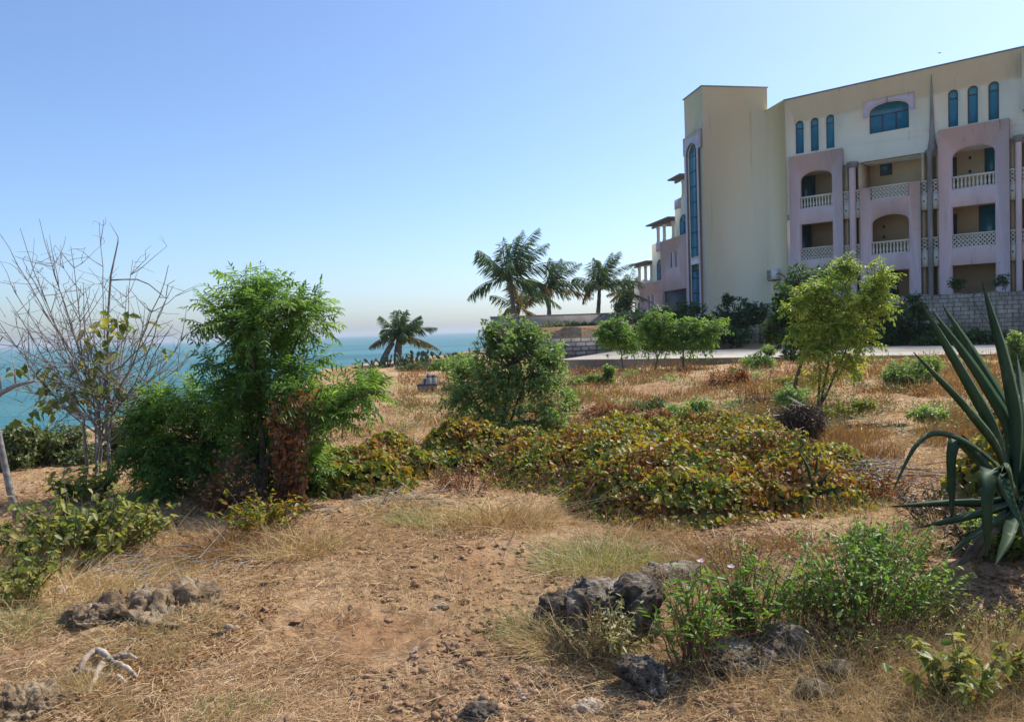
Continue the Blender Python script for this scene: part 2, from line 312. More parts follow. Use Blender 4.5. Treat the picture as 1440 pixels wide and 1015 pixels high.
# pavement: raised concrete apron in front of the hotel
def prism(g, poly, z0, z1):
    n = len(poly); t = [tuple(k) for k in tessellate_polygon([[Vector((p[0], p[1], 0)) for p in poly]])]
    V = [(p[0], p[1], z1) for p in poly]+[(p[0], p[1], z0) for p in poly]
    g.add(V, [(i, (i+1) % n, n+(i+1) % n, n+i) for i in range(n)], t+[tuple(n+k for k in reversed(a)) for a in t])
SLAB = [(1.7, 28.0), (12.4, 22.5), (19.5, 19.2), (25, 24.5), (15.6, 29.3), (9.7, 32.2), (5.0, 36.2)]
g = G(); prism(g, SLAB, -.6, .44); tag(obj('pavement', g, M['concrete'], org=(10, 27, 0)), 'raised pale concrete apron in front of the hotel wall', 'pavement', kind='structure')
# ------------------------------------------------------------------ walls (things)
def wall(name, label, a, b, z0, z1, th, mat, cap=None, jag=0):
    a = np.array(a, float); b = np.array(b, float); L = np.linalg.norm(b-a); ang = math.atan2(b[1]-a[1], b[0]-a[0])
    root = thing(name, label, 'wall', (a[0], a[1], z0)); root.rotation_euler = (0, 0, ang)
    g = G()
    if jag == 0: g.box((0, -th/2, 0), (L, th/2, z1-z0))
    else:
        xs = np.linspace(0, L, int(L/.3)+2); hs = z1-z0+rng.uniform(-jag, jag*.3, len(xs))
        for i in range(len(xs)-1): g.box((xs[i]-.001*(i % 2), -th/2+.004*(i % 3), 0), (xs[i+1], th/2-.003*(i % 2), hs[i]))
    o = obj('masonry', g, mat, org=(0, 0, 0)); o.parent = root
    if cap:
        g = G(); g.box((-.04, -th/2-.05, z1-z0), (L+.04, th/2+.05, z1-z0+.09)); o = obj('coping', g, cap, org=(0, 0, 0)); o.parent = root
    return root
wall('stone_wall', 'rough stone block wall at the foot of the mauve balconies', (14.3, 43.9), (32.5, 26.7), .0, 2.62, .4, M['block'], jag=.06)
wall('stone_wall', 'low brown stone wall behind shrubs at the foot of the yellow tower', (5.0, 38.35), (14.0, 43.8), -.1, 1.72, .35, M['block'], jag=.05)
wall('stone_wall', 'dark grey block retaining wall at the end of the concrete apron', (-.5, 38.3), (4.9, 38.3), -.2, 1.10, .35, M['block2'])
wall('boundary_wall', 'long grey rendered boundary wall below the palm trees', (-1.2, 46.5), (8.4, 47.6), .5, 2.34, .22, M['render'], cap=M['coping'])
# ------------------------------------------------------------------ hotel building
ROOT = np.array([16.0, 44.0, 1.6]); BZ = 1.6
bld = thing('hotel_building', 'four storey cream and mauve hotel with arched balconies and stair tower', 'building', ROOT)
A = np.array([16.2945, 45.0841, 0]); e1 = np.array([.75697, -.65345, 0]); n1 = np.array([-.65345, -.75697, 0]); EZ = np.array([0, 0, 1.0])
FA = (A, e1, n1); T0 = np.array([11.912, 46.653, 0]); e2 = np.array([-.16456, .98637, 0]); n2 = np.array([-.98637, -.16456, 0]); FL = (T0, e2, n2)
T1 = np.array([16.077, 47.375, 0]); e3 = nrm(T1-T0); n3 = np.array([e3[1], -e3[0], 0]); FT = (T0, e3, n3)
def fpu(px, py, w):
    d = ray(px, py); o = A+n1*w; t = ((o-CAM)@n1)/(d@n1); p = CAM+d*t; return float((p-A)@e1), float(p[2])
def panel(g, fr, outer, holes, w0, w1):
    """flat wall of outline outer with openings, from depth w0 (back) to w1 (front)"""
    o, e, n = fr; loops = [outer]+list(holes); vs = [p for l in loops for p in l]
    t = [tuple(k) for k in tessellate_polygon([[Vector((p[0], p[1], 0)) for p in l] for l in loops])]
    f = [o+e*p[0]+EZ*p[1]+n*w1 for p in vs]; b = [o+e*p[0]+EZ*p[1]+n*w0 for p in vs]; m = len(vs); q = []; s = 0
    for l in loops:
        k = len(l); q += [(s+i, s+(i+1) % k, m+s+(i+1) % k, m+s+i) for i in range(k)]; s += k
    g.add(f+b, q, t+[tuple(m+k for k in a) for a in t])
def rect(u0, u1, z0, z1): return [(u0, z0), (u1, z0), (u1, z1), (u0, z1)]
def arch(u0, u1, z0, zs, zt, k=12):
    c = (u0+u1)/2; r = (u1-u0)/2
    return [(u0, z0), (u1, z0)]+[(c+r*math.cos(a), zs+(zt-zs)*math.sin(a)) for a in np.linspace(0, math.pi, k+1)]
def inset(l, d):
    c = np.mean(np.array(l), 0); u = [p[0] for p in l]; z = [p[1] for p in l]; cu, cz = (min(u)+max(u))/2, (min(z)+max(z))/2
    su = 1-2*d/(max(u)-min(u)); sz_ = 1-2*d/(max(z)-min(z)); return [(cu+(p[0]-cu)*su, cz+(p[1]-cz)*sz_) for p in l]
def fbox(g, fr, u0, u1, z0, z1, w0, w1): g.box((u0, z0, w0), (u1, z1, w1), fr[0], fr[1], EZ, fr[2])
def bpart(name, g, mat, parent=None, label=None, smooth=False):
    p = parent or bld; o = obj(name, g, mat, org=ROOT if p is bld else (ROOT), smooth=smooth); o.location = (0, 0, 0); o.parent = p
    if label: o['label'] = label
    return o
def window(fr, out, w, mull_v=0, mull_h=(), glass='glass', fw=.05, name='window', label=None):
    g = G(); panel(g, fr, out, [inset(out, fw)], w-.09, w-.03); us = [p[0] for p in out]; zs = [p[1] for p in out]; u0, u1, z0, z1 = min(us), max(us), min(zs), max(zs)
    for i in range(mull_v):
        c = u0+(u1-u0)*(i+1)/(mull_v+1); fbox(g, fr, c-.025, c+.025, z0+fw, (mull_h[0] if mull_h else z1-fw*1.2), w-.085, w-.035)
    for z in mull_h: fbox(g, fr, u0+fw*.9, u1-fw*.9, z-.025, z+.025, w-.083, w-.033)
    f = bpart(name, g, M['frame'], label=label); g = G(); panel(g, fr, inset(out, fw*.5), [], w-.075, w-.06); bpart('pane', g, M[glass], f); return f
def balustrade(fr, u0, u1, z0, z1, w):
    n = max(3, int((u1-u0)/.165)); g = G(); fbox(g, fr, u0, u1, z0, z0+.07, w-.16, w-.01); H = z1-z0-.15
    pf = [(.035, 0), (.05, .03*H), (.035, .1*H), (.062, .3*H), (.05, .5*H), (.032, .75*H), (.05, .9*H), (.05, H)]
    for i in range(n):
        c = fr[0]+fr[1]*(u0+(u1-u0)*(i+.5)/n)+fr[2]*(w-.085); g.lathe(pf, (c[0], c[1], z0+.07), 8)
    b = bpart('balustrade', g, M['cream2'], smooth=False); g = G(); fbox(g, fr, u0, u1, z1-.08, z1+.02, w-.18, w+.03); bpart('hand_rail', g, M['cream2'], b); return b
def lattice(fr, u0, u1, z0, z1, w, parent=None):
    g = G(); nu = max(1, round((u1-u0)/.19)); nz = max(2, round((z1-z0)/.19)); du = (u1-u0)/nu; dz = (z1-z0)/nz; t = .028; o, e, n = fr; L = math.hypot(du, dz)
    for i in range(nu):
        for j in range(nz):
            c = o+e*(u0+(i+.5)*du)+EZ*(z0+(j+.5)*dz)+n*(w-.05)
            for k, s in enumerate((1, -1)):
                d = nrm(e*du+EZ*dz*s); p = np.cross(n, d); g.box((-L/2, -t, -.03-.002*k), (L/2, t, .03+.002*k), c, d, p, n)
    fbox(g, fr, u0, u1, z0-.04, z0+.03, w-.1, w-.005)
    b = bpart('lattice_panel', g, M['cream2'], parent); g = G(); fbox(g, fr, u0-.02, u1+.02, z1-.01, z1+.06, w-.12, w+.03); bpart('hand_rail', g, M['cream2'], b)
# --- upper cream wall with windows
WL = [(.59, 1.07), (1.45, 1.91), (2.31, 2.77)]; WR = [(8.38, 8.84), (9.25, 9.71), (10.15, 10.61)]; END = 21.0
outs = [arch(a, b, 11.13, 12.78, 13.0) for a, b in WL+WR]; wc = arch(4.6, 6.57, 11.5, 12.6, 13.04, 16)
ext = [arch(12.9+i*.88, 13.36+i*.88, 11.15, 12.8, 13.02) for i in range(3)]
g = G(); panel(g, FA, [(0, 1.5), (.3, 1.5), (.3, 10.07), (END, 10.07), (END, 14.3), (0, 14.3)], outs+[wc]+ext, -.25, 0); bpart('upper_wall', g, M['cream'])
for q in outs+ext: window(FA, q, -.06, 0, (12.55,))
window(FA, wc, -.06, 2, (12.45,))
g = G(); panel(g, FA, [(4.32, 12.4), (4.55, 12.4), (4.57, 12.6)]+[p for p in reversed(arch(4.57, 6.60, 11.5, 12.6, 13.08, 16)[2:])][1:-1]+[(6.60, 12.6), (6.62, 12.4), (6.85, 12.4), (6.85, 13.3), (4.32, 13.3)], [], .004, .03); bpart('window_surround', g, M['mauve'])
g = G(); fbox(g, FA, 5.5, 5.56, 13.0, 13.3, .031, .06); bpart('keystone', g, M['stain'])
g = G(); fbox(g, FA, -.03, END, 14.302, 14.37, -.3, .06); bpart('coping', g, M['coping'])
# --- mauve bays
AL = arch(.88, 2.7, 7.9, 9.53, 10.01); RL = rect(.88, 2.7, 4.95, 7.05); GL = rect(.88, 2.7, 1.95, 4.1)
g = G(); panel(g, FA, rect(.3, 3.25, 1.5, 10.97), [AL, RL, GL], .005, .3); bpart('mauve_bay', g, M['mauve'], label='left mauve bay with arched top balcony')
AR = arch(8.57, 10.46, 7.9, 9.53, 10.03); RR = rect(8.57, 10.46, 4.94, 7.05); GR = rect(8.54, 10.46, 1.95, 4.1)
g = G(); panel(g, FA, rect(7.98, 11.06, 1.5, 11.02), [AR, RR, GR], .005, .3); bpart('mauve_bay', g, M['mauve'], label='right mauve bay with arched top balcony')
AC_ = arch(4.7, 6.58, 4.95, 6.62, 7.07); GC = rect(4.95, 6.56, 1.95, 4.09)
g = G(); panel(g, FA, [(4.15, 1.5), (7.13, 1.5), (7.13, 8.6), (6.6, 8.6), (6.6, 7.9), (4.7, 7.9), (4.7, 8.6), (4.15, 8.6)], [AC_, GC], .005, .3); bpart('mauve_bay', g, M['mauve'], label='middle mauve bay below the open loggia')
g = G(); panel(g, FA, [(12.0, 1.5), (END, 1.5), (END, 8.6), (12.0, 8.6)], [arch(12.6, 14.5, 4.95, 6.62, 7.07), rect(12.6, 14.5, 1.95, 4.1)], .005, .3); bpart('mauve_bay', g, M['mauve'])
g = G(); panel(g, FA, rect(11.62, 14.0, 11.25, 14.02), [], .004, .5); bpart('projecting_box', g, M['cream2'])
balustrade(FA, .88, 2.7, 7.9, 8.58, .25); balustrade(FA, 4.7, 6.58, 4.95, 5.64, .25); balustrade(FA, 8.57, 10.46, 7.9, 8.55, .25)
lattice(FA, .88, 2.7, 4.98, 5.63, .25); lattice(FA, 8.57, 10.46, 4.97, 5.6, .25); lattice(FA, 4.72, 6.58, 7.93, 8.55, .25)
# --- slot zones with columns
def slotzone(u0, u1, c0, c1, mat, spire=False):
    for a, b in ((u0, c0), (c1, u1)):
        for z in (4.95, 7.9):
            lattice(FA, a+.01, b-.01, z+.02, z+.62, .2)
            g = G(); fbox(g, FA, a+.005, b-.005, z-.82, z-.03, .0, .2); sp = bpart('spandrel', g, M['cream2'])
            g = G(); fbox(g, FA, (a+b)/2-.035, (a+b)/2+.035, z-.42, z-.34, .2, .225); bpart('vent', g, M['darkm'], sp)
    c = A+e1*(c0+c1)/2+n1*.17; r = (c1-c0)/2
    g = G(); g.lathe([(r, 1.5), (r*.95, 9.85)], (c[0], c[1], 0), 14); col = bpart('column', g, mat, smooth=True)
    g = G(); g.lathe([(r*.95, 9.8), (r*1.4, 9.88), (r*1.25, 9.93), (r*1.7, 10.02), (r*1.7, 10.12), (0.0, 10.13)], (c[0], c[1], 0), 14); bpart('capital', g, M['stain'], col)
    if spire:
        g = G(); c = A+e1*7.66+n1*.06; g.lathe([(.24, 10.12), (.2, 10.4), (.14, 10.7), (.10, 11.6), (.07, 12.6), (.03, 13.5), (.012, 13.95), (0, 13.96)], (c[0], c[1], 0), 10); bpart('spire', g, M['stain'], col, smooth=True)
slotzone(3.25, 4.15, 3.56, 3.92, M['mauve']); slotzone(7.13, 7.98, 7.43, 7.69, M['stain'], True); slotzone(11.06, 12.0, 11.28, 11.56, M['mauve'])
# --- floors, back walls, partitions, roof
g = G()
for z0, z1 in ((4.45, 4.75), (7.4, 7.7)): fbox(g, FA, .02, END, z0, z1, -8.8, .0)
fbox(g, FA, .02, END, 10.08, 10.4, -8.8, -.26); fbox(g, FA, .02, END, 13.9, 14.1, -8.8, -.26); bpart('floor_slab', g, M['cream2'])
g = G(); fbox(g, FA, -.2, END, 1.5, 13.9, -1.85, -1.7); bpart('balcony_back_wall', g, M['ochre'])
for u in (.05, 3.36, 4.05, 7.2, 7.9, 11.14, 11.9, 15.2):
    for z0, z1 in ((1.5, 4.45), (4.75, 7.4), (7.7, 10.08)): g = G(); fbox(g, FA, u-.07, u+.07, z0, z1, -1.7, -.01); bpart('partition_wall', g, M['ochre'])
g = G(); fbox(g, FA, -.2, END, 1.5, 14.2, -9.0, -8.8); fbox(g, FA, END-.2, END, 1.5, 14.0, -8.8, -1.86); bpart('rear_wall', g, M['cream'])
# doors and small windows on the recessed walls
def dooron(px0, px1, py0, py1, lab, mat='glass'):
    a, z1 = fpu(px0, py0, -1.66); b, _ = fpu(px1, py0, -1.66); _, z0 = fpu((px0+px1)/2, py1, -1.66)
    g = G(); panel(g, FA, rect(a, b, z0, z1), [inset(rect(a, b, z0, z1), .07)], -1.698, -1.62); d = bpart('balcony_door' if z1-z0 > 1.2 else 'window', g, M['frame'], label=lab)
    g = G(); panel(g, FA, inset(rect(a, b, z0, z1), .05), [], -1.69, -1.65); bpart('pane', g, M[mat], d)
dooron(1384.5, 1403, 209, 262, 'teal glazed balcony door under the right arch'); dooron(1376.5, 1406, 290, 352, 'teal glazed balcony door of the lower right balcony')
dooron(1338.5, 1345, 222, 270, None, 'glass2'); dooron(1336, 1345.5, 302, 350, None, 'glass2'); dooron(1237.5, 1254, 230.5, 246.5, 'small square window in the open loggia', 'glass2'); dooron(1298, 1303, 233, 246, None, 'glass2')
dooron(1128, 1146, 248, 300, None, 'glass2'); dooron(1126, 1141, 318, 372, None, 'glass2'); dooron(1236, 1263, 384, 430, None, 'glass2')
for px, py in ((1243, 319), (1243, 333.5), (1364, 222), (1364, 241)):
    u, z = fpu(px, py, -1.66); g = G(); c = A+e1*u+n1*-1.69; g.box((-.05, -.07, 0), (.05, .07, .07), (c[0], c[1], z), e1, EZ, n1); g.box((-.03, -.03, .07), (.03, .03, .13), (c[0], c[1], z), e1, EZ, n1); bpart('wall_lamp', g, M['darkm'])
# --- corner facet
K = np.array([15.93, 47.34, 0]); e4 = nrm(A-K); n4 = np.array([e4[1], -e4[0], 0]); FK = (K, e4, n4); LK = float(np.linalg.norm(A-K))
g = G(); panel(g, FK, rect(0, LK+.02, 1.5, 14.3), [], -.22, 0.0); fbox(g, FK, -.02, LK, 14.302, 14.368, -.25, .05); bpart('corner_wall', g, M['yellow'])
# --- stair tower
LT = float(np.linalg.norm(T1-T0)); HT = 15.75; WT = 2.72
g = G(); panel(g, FT, rect(0, LT, 1.5, HT), [], -.25, 0); bpart('tower_front_wall', g, M['yellow'])
gw = arch(.72, 2.28, 2.6, 12.1, 12.72, 14); g = G(); panel(g, FL, rect(.002, WT, 1.5, HT-.003), [gw], -.25, .002); bpart('tower_side_wall', g, M['cream'])
g = G(); fbox(g, FT, .25, LT, 1.5, HT-.01, -2.75, -2.5); fbox(g, FT, LT-.25, LT-.002, 1.5, HT-.012, -2.5, -.26); fbox(g, FT, .02, LT-.02, HT-.3, HT-.1, -2.6, -.2); bpart('tower_rear_wall', g, M['cream'])
g = G(); fbox(g, FT, -.05, LT+.05, HT+.002, HT+.07, -2.8, .05); bpart('coping', g, M['coping'])
g = G(); ga = arch(.6, 2.4, 11.7, 12.1, 12.85, 14)
panel(g, FL, [(.1, 12.2), (.45, 12.2), (.45, 1.5), (.7, 1.5), (.7, 12.1)]+[p for p in reversed(arch(.7, 2.3, 2.6, 12.1, 12.74, 14)[2:])][::-1][::-1][1:-1]+[(2.3, 12.1), (2.3, 1.5), (2.6, 1.5), (2.6, 12.2), (2.74, 12.2), (2.74, 13.3), (.1, 13.3)], [], .006, .14); bpart('window_surround', g, M['mauve'])
wn_ = window(FL, gw, -.02, 0, tuple(2.6+.94*i for i in range(1, 11)), fw=.07, label='tall arched stairwell window of teal panes')
g = G(); panel(g, FL, rect(.85, 2.15, 5.28, 5.75), [], .02, .05); bpart('tilted_pane', g, M['metalw'], wn_)
g = G(); panel(g, FL, rect(.9, 2.2, 4.9, 5.28), [], -.045, -.03); bpart('gap_shade_panel', g, M['darkm'], wn_)  # solid dark panel, its colour stands in for the shade inside the opening
# --- stepped left wing with pergolas
g = G(); fbox(g, FL, 2.72, 5.1, 1.5, 9.86, -6, -.15); fbox(g, FL, 5.1, 9.7, 1.5, 7.42, -6, -.15); fbox(g, FL, 9.7, 13.9, 1.5, 4.9, -6, -.15); bpart('wing_wall', g, M['cream'])
g = G(); dr = rect(2.96, 7.2, 1.55, 3.9)
def slit(a, b, z0, z1): return arch(a, b, z0, z1-.2, z1, 8)
sl = [slit(4.5, 4.91, 5.39, 6.48), slit(5.32, 5.74, 5.39, 6.48), slit(9.09, 9.5, 2.4, 3.85), slit(9.9, 10.35, 2.4, 3.83)]
panel(g, FL, [(2.75, 1.5), (12.1, 1.5), (12.1, 4.7), (7.45, 4.7), (7.45, 7.36), (2.75, 7.36)], sl+[dr], -.145, .05); bpart('mauve_wing_wall', g, M['mauve'])
for q in sl: window(FL, q, -.02, 0, (), 'glass2', .04)
g = G(); fbox(g, FL, 3.0, 7.15, 1.55, 3.88, -.14, -.1); dd = bpart('doorway_shade_panel', g, M['darkm'])  # flat dark panel painted as the shade of the open doorway, no shutter
window(FL, arch(2.92, 4.15, 7.42, 8.2, 8.68), -.05, 1, (8.2,)); window(FL, arch(7.5, 8.6, 4.76, 5.7, 6.2), -.05, 1, (5.7,)); window(FL, arch(12.2, 13.0, 1.6, 2.9, 3.4), -.05, 0, ())
for a, b, z in ((4.0, 5.0, 9.2), (7.5, 8.7, 6.8), (12.2, 12.9, 4.3)):
    g = G(); fbox(g, FL, a, b, z, z+.6, -.146, -.09); bpart('parapet_panel', g, M['mauve'])
def pergola(a, b, zb, zt, cols):
    g = G()
    for i in range(int((b-a)/.28)): u = a+.1+.28*i; fbox(g, FL, u-.05, u+.05, zt, zt+.1, -3.2, .35)
    for w in (-.25, -2.8): fbox(g, FL, a, b, zt-.14, zt-.002, w-.07, w+.07)
    p = bpart('pergola_roof', g, M['wood'])
    for u in cols:
        c = T0+e2*u+n2*-.3; g = G(); g.lathe([(.16, zb), (.12, zb+.2), (.11, zt-.4), (.17, zt-.14)], (c[0], c[1], 0), 10); bpart('pergola_column', g, M['cream2'], p)
        c = T0+e2*u+n2*-2.8; g = G(); g.lathe([(.16, zb), (.12, zb+.2), (.11, zt-.4), (.17, zt-.14)], (c[0], c[1], 0), 10); bpart('pergola_column', g, M['cream2'], p)
pergola(2.9, 5.15, 9.86, 11.1, (3.9,)); pergola(5.15, 9.75, 7.42, 8.7, (5.8, 7.5, 8.7)); pergola(9.75, 13.95, 4.9, 6.2, (10.3, 11.6, 13.0))
# --- air conditioner on the corner wall, bird
ac = thing('air_conditioner', 'white outdoor air conditioner unit bracketed to the yellow hotel wall', 'air conditioner', K+e4*1.15+EZ*4.05)
def acbox(nm, lo, hi, mat, par=None):
    g = G(); fbox(g, FK, 1.15+lo[0], 1.15+hi[0], 4.05+lo[1], 4.05+hi[1], lo[2], hi[2]); o = obj(nm, g, mat, org=np.array(ac.location)); o.location = (0, 0, 0); o.parent = par or ac; return o
bd = acbox('casing', (-.42, 0, .15), (.42, .62, .5), M['metalw'])
g = G()
for i in range(9): fbox(g, FK, 1.15-.36, 1.15+.12, 4.05+.06+i*.058, 4.05+.085+i*.058, .503, .52)
o = obj('grille', g, M['darkm'], org=np.array(ac.location)); o.location = (0, 0, 0); o.parent = ac
for s in (-.3, .3): acbox('bracket', (s-.03, -.06, 0), (s+.03, -.003, .5), M['darkm'])
g = G(); pp = [K+e4*(1.15+a)+n4*w+EZ*(4.05+b) for a, b, w in ((.42, .3, .3), (.6, .34, .3), (.8, .25, .2), (.95, .05, .05), (1.0, -.3, .04))]; g.tube(pp, .03, 6)
o = obj('hose', g, M['darkm'], org=np.array(ac.location)); o.location = (0, 0, 0); o.parent = ac
bp_ = at(1322, 75, 60); g = G(); V = [(-.35, .05, .12), (-.12, .1, .05), (0, .16, 0), (.12, .1, .05), (.35, .05, .14), (.1, -.06, .03), (0, -.2, 0), (-.1, -.06, .03), (0, 0, -.05), (0, .03, .07)]
g.add(np.array(V)*.7+bp_, tris=[(0, 1, 7), (1, 2, 9), (1, 9, 7), (2, 3, 9), (3, 5, 9), (3, 4, 5), (5, 6, 9), (6, 7, 9), (2, 1, 8), (3, 2, 8), (5, 3, 8), (6, 5, 8), (7, 6, 8), (1, 7, 8)])
tag(obj('bird', g, M['darkm'], org=bp_), 'small dark bird flying high above the hotel roof', 'bird')
# ------------------------------------------------------------------ plant materials
GR = lambda *c: [(i/(len(c)-1) if len(c) > 1 else 0, k) for i, k in enumerate(c)]
M['neem'] = leafmat('neem_leaf', GR((.06, .13, .035), (.11, .20, .05), (.17, .28, .065), (.28, .38, .11)), .45, 2.2, trans=.5, tmul=(1.7, 1.7, .8))
M['bush'] = leafmat('grey_green_leaf', GR((0.116, 0.199, 0.074), (0.174, 0.274, 0.100), (0.248, 0.340, 0.132), (0.448, 0.514, 0.282)), .5, 1.6, trans=.48)
M['ytree'] = leafmat('yellow_green_leaf', GR((0.101, 0.189, 0.037), (0.177, 0.278, 0.051), (0.278, 0.366, 0.063), (0.455, 0.468, 0.113), (0.582, 0.418, 0.189)), .5, 1.5, trans=.4)
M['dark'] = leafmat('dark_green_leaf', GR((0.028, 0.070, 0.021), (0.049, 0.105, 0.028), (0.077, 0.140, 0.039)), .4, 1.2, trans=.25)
M['olive'] = leafmat('olive_leaf', GR((0.083, 0.128, 0.045), (0.128, 0.173, 0.060), (0.195, 0.225, 0.090), (0.270, 0.270, 0.120)), .5, 1.2, trans=.25)
M['vine'] = leafmat('vine_leaf', GR((.04, .085, .018), (.075, .13, .02), (.13, .18, .028), (.25, .26, .04), (.36, .28, .045), (.33, .16, .04), (.24, .085, .028), (.14, .055, .025)), .5, 2.4, trans=.4)
M['lshrub'] = leafmat('yellowing_leaf', GR((.30, .20, .08), (.20, .21, .06), (.12, .18, .04), (.24, .27, .07), (.38, .34, .11), (.42, .33, .15)), .25, 2.2, trans=.4)
M['weed'] = leafmat('fresh_green_leaf', GR((0.081, 0.173, 0.029), (0.128, 0.243, 0.040), (0.185, 0.312, 0.057), (0.254, 0.347, 0.081)), .3, 4, trans=.4)
M['brown'] = leafmat('dead_vine_leaf', GR((0.143, 0.046, 0.019), (0.260, 0.091, 0.033), (0.351, 0.156, 0.058), (0.429, 0.247, 0.104)), .35, 3, trans=.25)
M['deadgrey'] = leafmat('dead_twigs', GR((.07, .045, .03), (.13, .085, .055), (.20, .14, .09)), .3, 3, trans=.1)
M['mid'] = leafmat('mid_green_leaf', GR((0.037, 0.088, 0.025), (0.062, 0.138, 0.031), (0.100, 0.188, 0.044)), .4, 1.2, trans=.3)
M['palm'] = leafmat('palm_leaflet', GR((0.061, 0.112, 0.049), (0.096, 0.165, 0.069), (0.155, 0.224, 0.096), (0.293, 0.293, 0.138)), .3, .8, trans=.25, rough=.35)
M['palmdry'] = leafmat('dry_palm_leaflet', GR((.16, .12, .05), (.26, .20, .08), (.34, .26, .12)), .3, .8, trans=.2)
M['straw'] = leafmat('straw', GR((.24, .125, .06), (.42, .27, .13), (.58, .41, .22), (.70, .55, .34)), .2, .9, trans=.2, rough=.6, tmul=(1.1, 1, .8))
M['dgrass'] = leafmat('dry_grass', GR((.24, .12, .05), (.40, .25, .11), (.55, .40, .19), (.58, .46, .22), (.36, .34, .13)), .35, .7, trans=.3, rough=.55, tmul=(1.1, 1.05, .8))
M['ggrass'] = leafmat('greenish_grass', GR((.16, .19, .07), (.28, .29, .11), (.40, .37, .18), (.50, .46, .27)), .2, 1.5, trans=.3)
M['rgrass'] = leafmat('red_brown_weed', GR((.16, .06, .03), (.26, .12, .05), (.34, .20, .08), (.30, .24, .10)), .5, .8, trans=.25)
M['bark'] = surf('brown_bark', [(.3, (.07, .05, .035)), (.5, (.13, .095, .07)), (.7, (.20, .155, .12))], 18, 5, .9, .5, 40)
M['barkgrey'] = surf('pale_grey_bark', [(.3, (.15, .13, .115)), (.5, (.26, .23, .205)), (.7, (.40, .37, .34))], 16, 5, .9, .4, 40)
M['palmbark'] = surf('palm_bark', [(.3, (.09, .075, .06)), (.7, (.22, .19, .16))], 4, 5, .9, .4, 12)
M['redstem'] = surf('reddish_stem', [(.3, (.14, .06, .045)), (.7, (.24, .12, .08))], 12, 3, .7, 0)
M['sisal'] = surf('sisal_leaf', [(.3, (.025, .055, .025)), (.5, (.035, .072, .032)), (.7, (.052, .09, .042))], 3, 4, .6, .12, 60, spec=.15, stretch=(1, 1, 1), patch=[(5, .55, (.085, .11, .065), .1, (1.5, 1.5, .4)), (9, .64, (.24, .21, .13), .05)], bdist=.004)
M['rock'] = surf('coral_rock', [(.3, (.05, .038, .027)), (.44, (.135, .105, .078)), (.54, (.30, .25, .195)), (.66, (.60, .53, .44))], 7, 10, .95, 1., 34, bdist=.05, spec=.15)
M['stone'] = surf('loose_stone', [(.25, (.17, .085, .045)), (.5, (.36, .215, .125)), (.75, (.54, .38, .25))], 7, 6, .95, .5, 40, spec=.15)
M['palestone'] = surf('pale_stone', [(.25, (.30, .22, .15)), (.5, (.48, .37, .27)), (.75, (.64, .54, .43))], 7, 6, .95, .5, 40, spec=.15)
M['bone'] = surf('bleached_wood', [(.3, (.12, .085, .055)), (.48, (.33, .26, .19)), (.64, (.56, .48, .39))], 9, 6, .85, .5, 40, stretch=(1, 1, 1))
M['clay'] = surf('grey_clay_mound', [(.3, (.10, .065, .04)), (.48, (.24, .165, .10)), (.66, (.42, .32, .21))], 9, 10, .95, .9, 30, bdist=.03, spec=.1)
M['petal'] = leafmat('pale_pink_petal', GR((.70, .52, .60), (.80, .70, .74)), 0, 1, trans=.3)
# ------------------------------------------------------------------ plant builders
def E(px, py, rx, ry, D, rd=None):
    c = at(px, py, D); k = D/FPX; return (c, np.array([rx*k, (rd if rd is not None else rx*k*.9), ry*k]))
def sample_env(ells, n, shell=.55):
    vol = np.array([np.prod(r)**.52 for _, r in ells]); cnt = rng.multinomial(n, vol/vol.sum()); P = []; Nn = []
    for (c, r), m in zip(ells, cnt):
        u = rvec(m); rad = shell+(1-shell)*rng.random(m)**.6; rad = np.where(rng.random(m) < .2, rng.random(m)**.5, rad)
        P.append(c+u*r*rad[:, None]); Nn.append(nrm(u/r))
    return np.concatenate(P), np.concatenate(Nn)
def lift(P, pad=.04):
    zz = gz(P[:, 0], P[:, 1], False)+pad; P[:, 2] = np.maximum(P[:, 2], zz+.1*rng.random(len(P))); return P
def shoots(P, Nn, L, up=.35, jit=.5):
    n = len(P); D = nrm(Nn+np.array([0, 0, up])+jit*rng.normal(size=(n, 3))); return D, P-D*(L*rng.uniform(.7, 1.2, n))[:, None]
def radial(D, cosang, n):
    A = nrm(np.cross(D, rvec(n))); return nrm(D*cosang[:, None]+A*np.sqrt(1-cosang**2)[:, None])
def simple_foliage(g, P, D, L, per, leafL, leafW, droop=.25, ang=(.2, .75), curl=.2):
    n = len(P); k = n*per; i = np.repeat(np.arange(n), per); t = rng.uniform(.15, 1.02, k); LL = np.broadcast_to(L, (n,))[i]
    Pp = P[i]-D[i]*(LL*(1-t))[:, None]; d = radial(D[i], rng.uniform(*ang, k), k); d = nrm(d+np.array([0, 0, -droop])*rng.uniform(.3, 1.5, k)[:, None])
    N = nrm(np.array([0, 0, 1.])+.55*rng.normal(size=(k, 3))); s = rng.uniform(.6, 1.25, k)
    g.leaves(Pp+d*(.012*s)[:, None], d, N, leafL*s, leafW*s*rng.uniform(.85, 1.15, k), curl)
